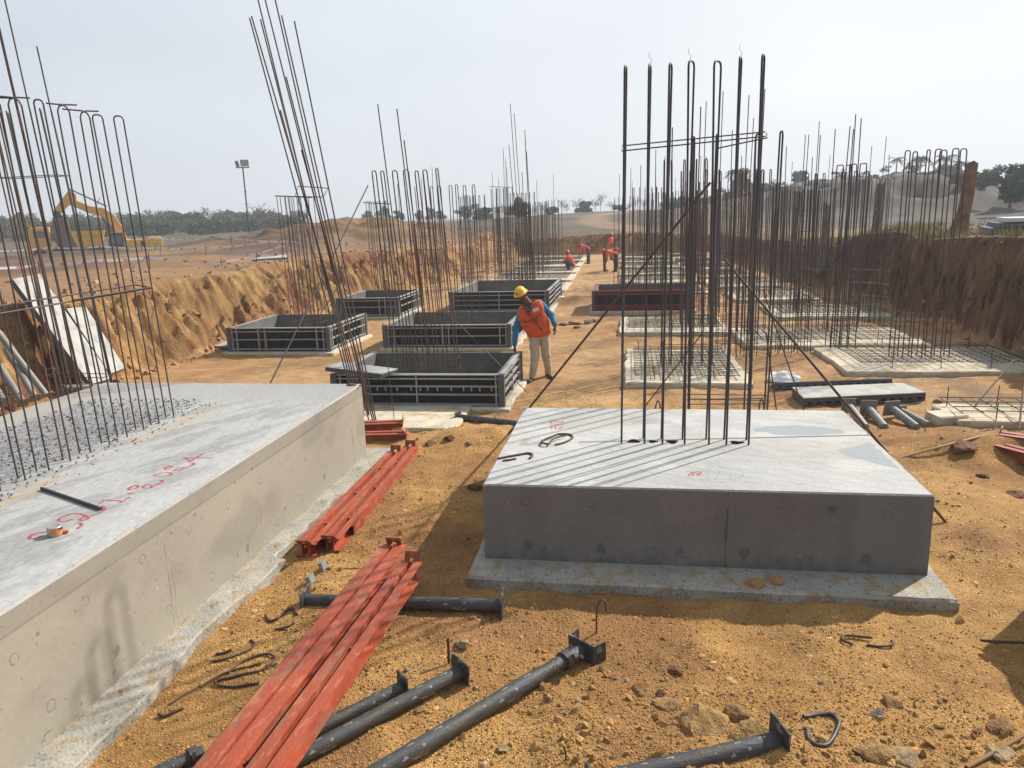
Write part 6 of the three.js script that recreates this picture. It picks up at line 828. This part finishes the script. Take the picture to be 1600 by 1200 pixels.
// ---------------------------------------------------------------- trees, bushes and palms
function leafGeo(seed, n, lumps, leaf, c0, c1) {
  const r = mulberry(seed), pos = [], clr = [], nor = [], a = V(0, 0, 0), u = V(0, 0, 0), v = V(0, 0, 0);
  for (let i = 0; i < n; i++) { const L = lumps[Math.floor(r() * lumps.length)], th = r() * 6.283, ph = Math.acos(2 * r() - 1), rad = Math.pow(r(), 0.42); a.set(L[0] + L[3] * rad * Math.sin(ph) * Math.cos(th), L[1] + L[4] * rad * Math.cos(ph), L[2] + L[3] * rad * Math.sin(ph) * Math.sin(th)); u.set(r() - .5, r() - .5, r() - .5).normalize(); v.set(r() - .5, r() - .5, r() - .5).cross(u).normalize(); const s = leaf * (0.5 + r()), w = s * (0.45 + 0.4 * r()), m = r(), k = 0.7 + 0.6 * r(), c = c0.map((q, j) => lerp(q, c1[j], m) * k); const p = [[-.5, 0], [0, -.5], [.5, 0], [0, .5]].map(([x, y]) => a.clone().addScaledVector(u, x * s).addScaledVector(v, y * w)); for (const q of [0, 1, 2, 0, 2, 3]) { pos.push(p[q].x, p[q].y, p[q].z); clr.push(...c); } }
  const g = new THREE.BufferGeometry(); g.setAttribute('position', new THREE.Float32BufferAttribute(pos, 3)); g.setAttribute('color', new THREE.Float32BufferAttribute(clr, 3)); g.computeVertexNormals(); return g;
}
const mLeaf = new THREE.MeshPhysicalMaterial({ vertexColors: true, roughness: 0.9, side: THREE.DoubleSide }), mBark = std(col(0.12, 0.09, 0.065), 0.95);
function branches(seed, h, spread, n, r0) { const r = mulberry(seed), g = [], trunk = [V(0, -0.2, 0), V(0.1 * (r() - .5), h * 0.3, 0), V(0.25 * (r() - .5) * h * .4, h * 0.62, 0.1 * h * (r() - .5))]; g.push(tubeGeo(trunk, r0, 6)); for (let i = 0; i < n; i++) { const a = r() * 6.28, s = trunk[1].clone().lerp(trunk[2], r()), e = s.clone().add(V(Math.cos(a) * spread * (0.4 + 0.6 * r()), h * (0.15 + 0.3 * r()), Math.sin(a) * spread * (0.4 + 0.6 * r()))), m = s.clone().lerp(e, 0.5).add(V(0, 0.08 * h, 0)); g.push(tubeGeo([s, m, e], r0 * 0.35, 4)); for (let k = 0; k < 3; k++) g.push(tubeGeo([m.clone().lerp(e, r()), e.clone().add(V((r() - .5) * spread * .6, h * 0.14 * r(), (r() - .5) * spread * .6))], r0 * 0.16, 3)); } return mergeGeometries(g); }
const GR = [[0.045, 0.075, 0.022], [0.105, 0.135, 0.045]], DRY = [[0.10, 0.085, 0.045], [0.16, 0.13, 0.07]], DK = [[0.025, 0.045, 0.018], [0.06, 0.085, 0.03]];
const lumpsOf = (seed, n, R, H, y0) => { const r = mulberry(seed), o = []; for (let i = 0; i < n; i++) { const a = r() * 6.28, d = R * Math.sqrt(r()) * 0.75; o.push([d * Math.cos(a), y0 + H * (0.15 + 0.75 * r()) * (1 - 0.35 * d / R), d * Math.sin(a), R * (0.22 + 0.25 * r()), H * (0.12 + 0.14 * r())]); } return o; };
const PROTO = {
  bush: [1, 2, 3].map(s => ({ crown: leafGeo(s, 1900, lumpsOf(s, 11, 2.4, 2.8, 0), 0.34, ...GR), trunk: branches(s, 1.6, 1.2, 4, 0.06) })),
  dry: [4, 5].map(s => ({ crown: leafGeo(s, 700, lumpsOf(s, 9, 2.0, 2.9, 0.2), 0.24, ...DRY), trunk: branches(s, 2.8, 1.4, 9, 0.06) })),
  tree: [6, 7, 8].map(s => ({ crown: leafGeo(s, 2600, lumpsOf(s, 13, 2.6, 4.2, 1.4), 0.36, ...DK), trunk: branches(s, 4.4, 1.8, 7, 0.14) })),
  bare: [9, 10].map(s => ({ crown: leafGeo(s, 130, lumpsOf(s, 6, 1.4, 2.2, 0.6), 0.16, ...DRY), trunk: branches(s, 2.8, 1.3, 14, 0.05) })) };
for (const k in PROTO) PROTO[k] = PROTO[k].map(q => { const o = new THREE.Group(); o.name = k === 'tree' ? 'tree' : 'bush'; part(o, 'trunk', q.trunk, mBark); part(o, 'crown', q.crown, mLeaf); return o; });
function plant(kind, i, px, py, dist, s, label, cat, group, sink = 0) { const src = PROTO[kind][i % PROTO[kind].length], c = src.clone(), p = AT(px, py, dist); c.name = numbered(src.name); scene.add(c); tag(c, label, cat, group); c.position.set(p.x, terr(p.x, p.z) - 0.1 - sink, p.z); c.scale.set(s * (0.9 + 0.2 * rnd()), s * (0.85 + 0.3 * rnd()), s * (0.9 + 0.2 * rnd())); c.rotation.y = rnd() * 6.28; return c; }
for (let i = 0; i < 54; i++) { const px = -25 + i * 9.3 + rr(-4, 4), lay = i % 3; plant(i % 5 === 3 ? 'dry' : 'bush', i, px, 350, [118, 138, 165][lay] + rr(-5, 5), [0.85, 1.1, 1.5][lay] * rr(0.85, 1.15), 'bush in the green thicket along the left horizon', 'bush', 'thicket on the left horizon'); }
for (let i = 0; i < 14; i++) plant('dry', i, rr(0, 470), 350, rr(125, 160), rr(0.9, 1.35), 'dry straw coloured bush in the left thicket', 'bush', 'dry bushes in the left thicket');
plant('tree', 0, 275, 350, 150, 0.8, 'dark round tree rising above the left thicket beside the excavator', 'tree'); plant('bare', 1, 404, 350, 118, 1.5, 'thin half bare tree above the thicket right of the light mast', 'tree'); plant('tree', 1, 30, 350, 150, 0.75, 'dark tree in the thicket at the left edge', 'tree'); plant('tree', 2, 345, 350, 158, 0.7, 'dark rounded tree in the thicket left of the light mast', 'tree');
[[575, 1.0], [600, 1.2], [622, 1.0], [655, 0.8], [672, 0.9], [690, 1.0], [725, 1.25], [745, .7]].forEach(([px, s], i) => plant('tree', i, px, 345, 185, s * 0.66, 'dark distant tree behind the soil mound', 'tree', 'dark trees behind the mound'));
plant('tree', 1, 812, 345, 120, 0.6, 'lone dark tree seen between the far bar cages', 'tree');
for (let i = 0; i < 20; i++) plant(i % 4 === 0 ? 'bush' : 'bare', i, 760 + i * 13 + rr(-5, 5), 335, rr(120, 150), rr(0.5, 1.0), 'half bare grey shrub on the far rise', 'bush', 'shrubs on the far rise');
for (let i = 0; i < 16; i++) plant(i % 3 ? 'bush' : 'dry', i, 1040 + i * 14, 320, rr(140, 165), rr(0.8, 1.2), 'low grey green bush at the foot of the right hill', 'bush', 'bushes at the hill foot');
[[1160, 1.3, 150], [1425, 0.9, 158], [1450, 1.1, 160], [1470, 1.2, 162], [1490, 1.0, 158], [1405, 0.8, 155], [1530, 0.9, 120], [1550, 1.0, 125], [1570, 1.0, 118], [1510, 0.9, 130]].forEach(([px, s, d], i) => plant('tree', i, px, 310, d, s * 0.8, 'dark hazy tree on the right hill', 'tree', 'trees on the right hill', i === 0 ? 0 : 0.8));
for (let i = 0; i < 14; i++) plant('bush', i, 1495 + i * 9, 320, rr(80, 115), rr(0.4, 0.7), 'grey green bush below the trees at the right edge', 'bush', 'bushes at the right edge');
plant('tree', 2, 1614, 320, 75, 1.0, 'large tree cut by the right edge of the frame', 'tree'); plant('tree', 0, 1578, 320, 82, 0.75, 'feathery tree just left of the large one at the right edge', 'tree');
for (let i = 0; i < 22; i++) plant(i % 3 ? 'dry' : 'bush', i, 1215 + i * 12.5 + rr(-5, 5), 300, rr(128, 152), rr(0.45, 0.8), 'low dry scrub bush growing on the bare right hill', 'bush', 'scrub on the right hill');
{ // palms
  const o = new THREE.Group(); o.name = 'palm_tree'; part(o, 'trunk', tubeGeo([V(0, -0.3, 0), V(0.15, 2.5, 0), V(0.05, 5.2, 0.1)], 0.15, 7), mBark);
  const mk = (seed, n) => { const r = mulberry(seed), pos = [], nor = [], clr = []; for (let f = 0; f < n; f++) { const a = f / n * 6.28 + r() * 0.4, up = 0.9 - 1.1 * r(), L = 1.9 + 0.5 * r(); let prev = null; for (let k = 0; k <= 9; k++) { const u = k / 9, d = L * u, y = 5.2 + up * d * 0.9 - 0.33 * d * d, c = V(0.05 + Math.cos(a) * d, y, 0.1 + Math.sin(a) * d); if (prev) { const side = V(-Math.sin(a), 0, Math.cos(a)); for (const s of [-1, 1]) { const tip = prev.clone().lerp(c, 0.9).addScaledVector(side, s * 0.55 * Math.sin(Math.PI * (0.15 + 0.8 * u))).add(V(0, -0.22 - 0.15 * r(), 0)), m = 0.7 + 0.5 * r(); for (const p of [prev, c, tip]) { pos.push(p.x, p.y, p.z); clr.push(0.045 * m, 0.07 * m, 0.028 * m); } } } prev = c; } } const g = new THREE.BufferGeometry(); g.setAttribute('position', new THREE.Float32BufferAttribute(pos, 3)); g.setAttribute('color', new THREE.Float32BufferAttribute(clr, 3)); g.computeVertexNormals(); return g; };
  part(o, 'crown', mk(3, 15), mLeaf);
  [[1398, 150, 0.68, 'small palm on the left shoulder of the right hill'], [1435, 152, 0.82, 'palm among the trees near the top of the right hill'], [1474, 150, 0.95, 'tallest palm on the right hill behind the hairpin cage'], [1497, 155, 0.8, 'palm left of the reddish stone post on the hill'], [1148, 140, 0.85, 'lone palm seen between the bars of the main cage']].forEach(([px, d, s, l], i) => { const c = o.clone(), p = AT(px, 310, d); c.name = numbered('palm_tree'); scene.add(c); tag(c, l, 'palm tree', 'palms on the right hill'); c.position.set(p.x, terr(p.x, p.z) - 0.1 - (i < 4 ? 1.2 : 0), p.z); c.scale.setScalar(s); c.rotation.y = px; });
}
{ // dry grass on the edge of the right wall
  const n = 4200, im = new THREE.InstancedMesh((() => { const g = new THREE.BufferGeometry(); g.setAttribute('position', new THREE.Float32BufferAttribute([-0.012, 0, 0, 0.012, 0, 0, 0.05, 1, 0.03, 0, 0, -0.012, 0, 0, 0.012, -0.06, 0.85, -0.04], 3)); g.computeVertexNormals(); return g; })(), new THREE.MeshStandardMaterial({ color: col(1, 1, 1), roughness: 0.9, side: THREE.DoubleSide }), n), o = new THREE.Object3D(), c = new THREE.Color(), r = mulberry(4);
  let k = 0; while (k < n) { const z = lerp(-12, -34, r()), x = xRight(z) + 0.75 + 4.5 * r() * r(); if (vn(x * 0.9, z * 0.9, 0, 8) < r() - 0.75) continue; o.position.set(x, terr(x, z) - 0.02, z); o.rotation.set(0, r() * 6.28, 0); const s = 0.1 + 0.22 * r(); o.scale.set(s * 3, s, s * 3); o.updateMatrix(); im.setMatrixAt(k, o.matrix); const m = 0.7 + 0.6 * r(); im.setColorAt(k, r() < 0.7 ? c.setRGB(0.36 * m, 0.29 * m, 0.12 * m) : c.setRGB(0.12 * m, 0.15 * m, 0.05 * m)); k++; }
  im.name = 'dry_grass'; scene.add(im); tag(im, 'dry grass along the top edge of the right wall', 'grass', null, 'stuff');
}
{ // clods along the tops and feet of the banks
  const n = 2600, im = new THREE.InstancedMesh(STG[1].clone(), std(col(1, 1, 1), 0.95), n), o = new THREE.Object3D(), c = new THREE.Color(), r = mulberry(14);
  for (let k = 0; k < n; k++) { const z = lerp(-9, -50, r()), w = r(), x = w < 0.4 ? xLeft(z) + 0.25 - 0.5 * r() : w < 0.65 ? xLeft(z) - 1.1 - 5 * r() * r() : w < 0.85 ? xRight(z) - 0.25 + 0.4 * r() : xRight(z) + 0.8 + 3 * r() * r(), s = 0.012 + 0.06 * Math.pow(r(), 3); o.position.set(x, terr(x, z) + s * 0.2, z); o.rotation.set(r() * 6, r() * 6, r() * 6); o.scale.setScalar(s); o.updateMatrix(); im.setMatrixAt(k, o.matrix); const m = 0.7 + 0.6 * r(); im.setColorAt(k, c.setRGB(0.40 * m, 0.22 * m, 0.10 * m)); }
  im.name = 'bank_clods'; scene.add(im); tag(im, 'small soil clods crumbled along the banks', 'soil clods', null, 'stuff');
}
scene.traverse(o => { if (o.isMesh) { o.castShadow = true; o.receiveShadow = true; } });
renderer.render(scene, camera);
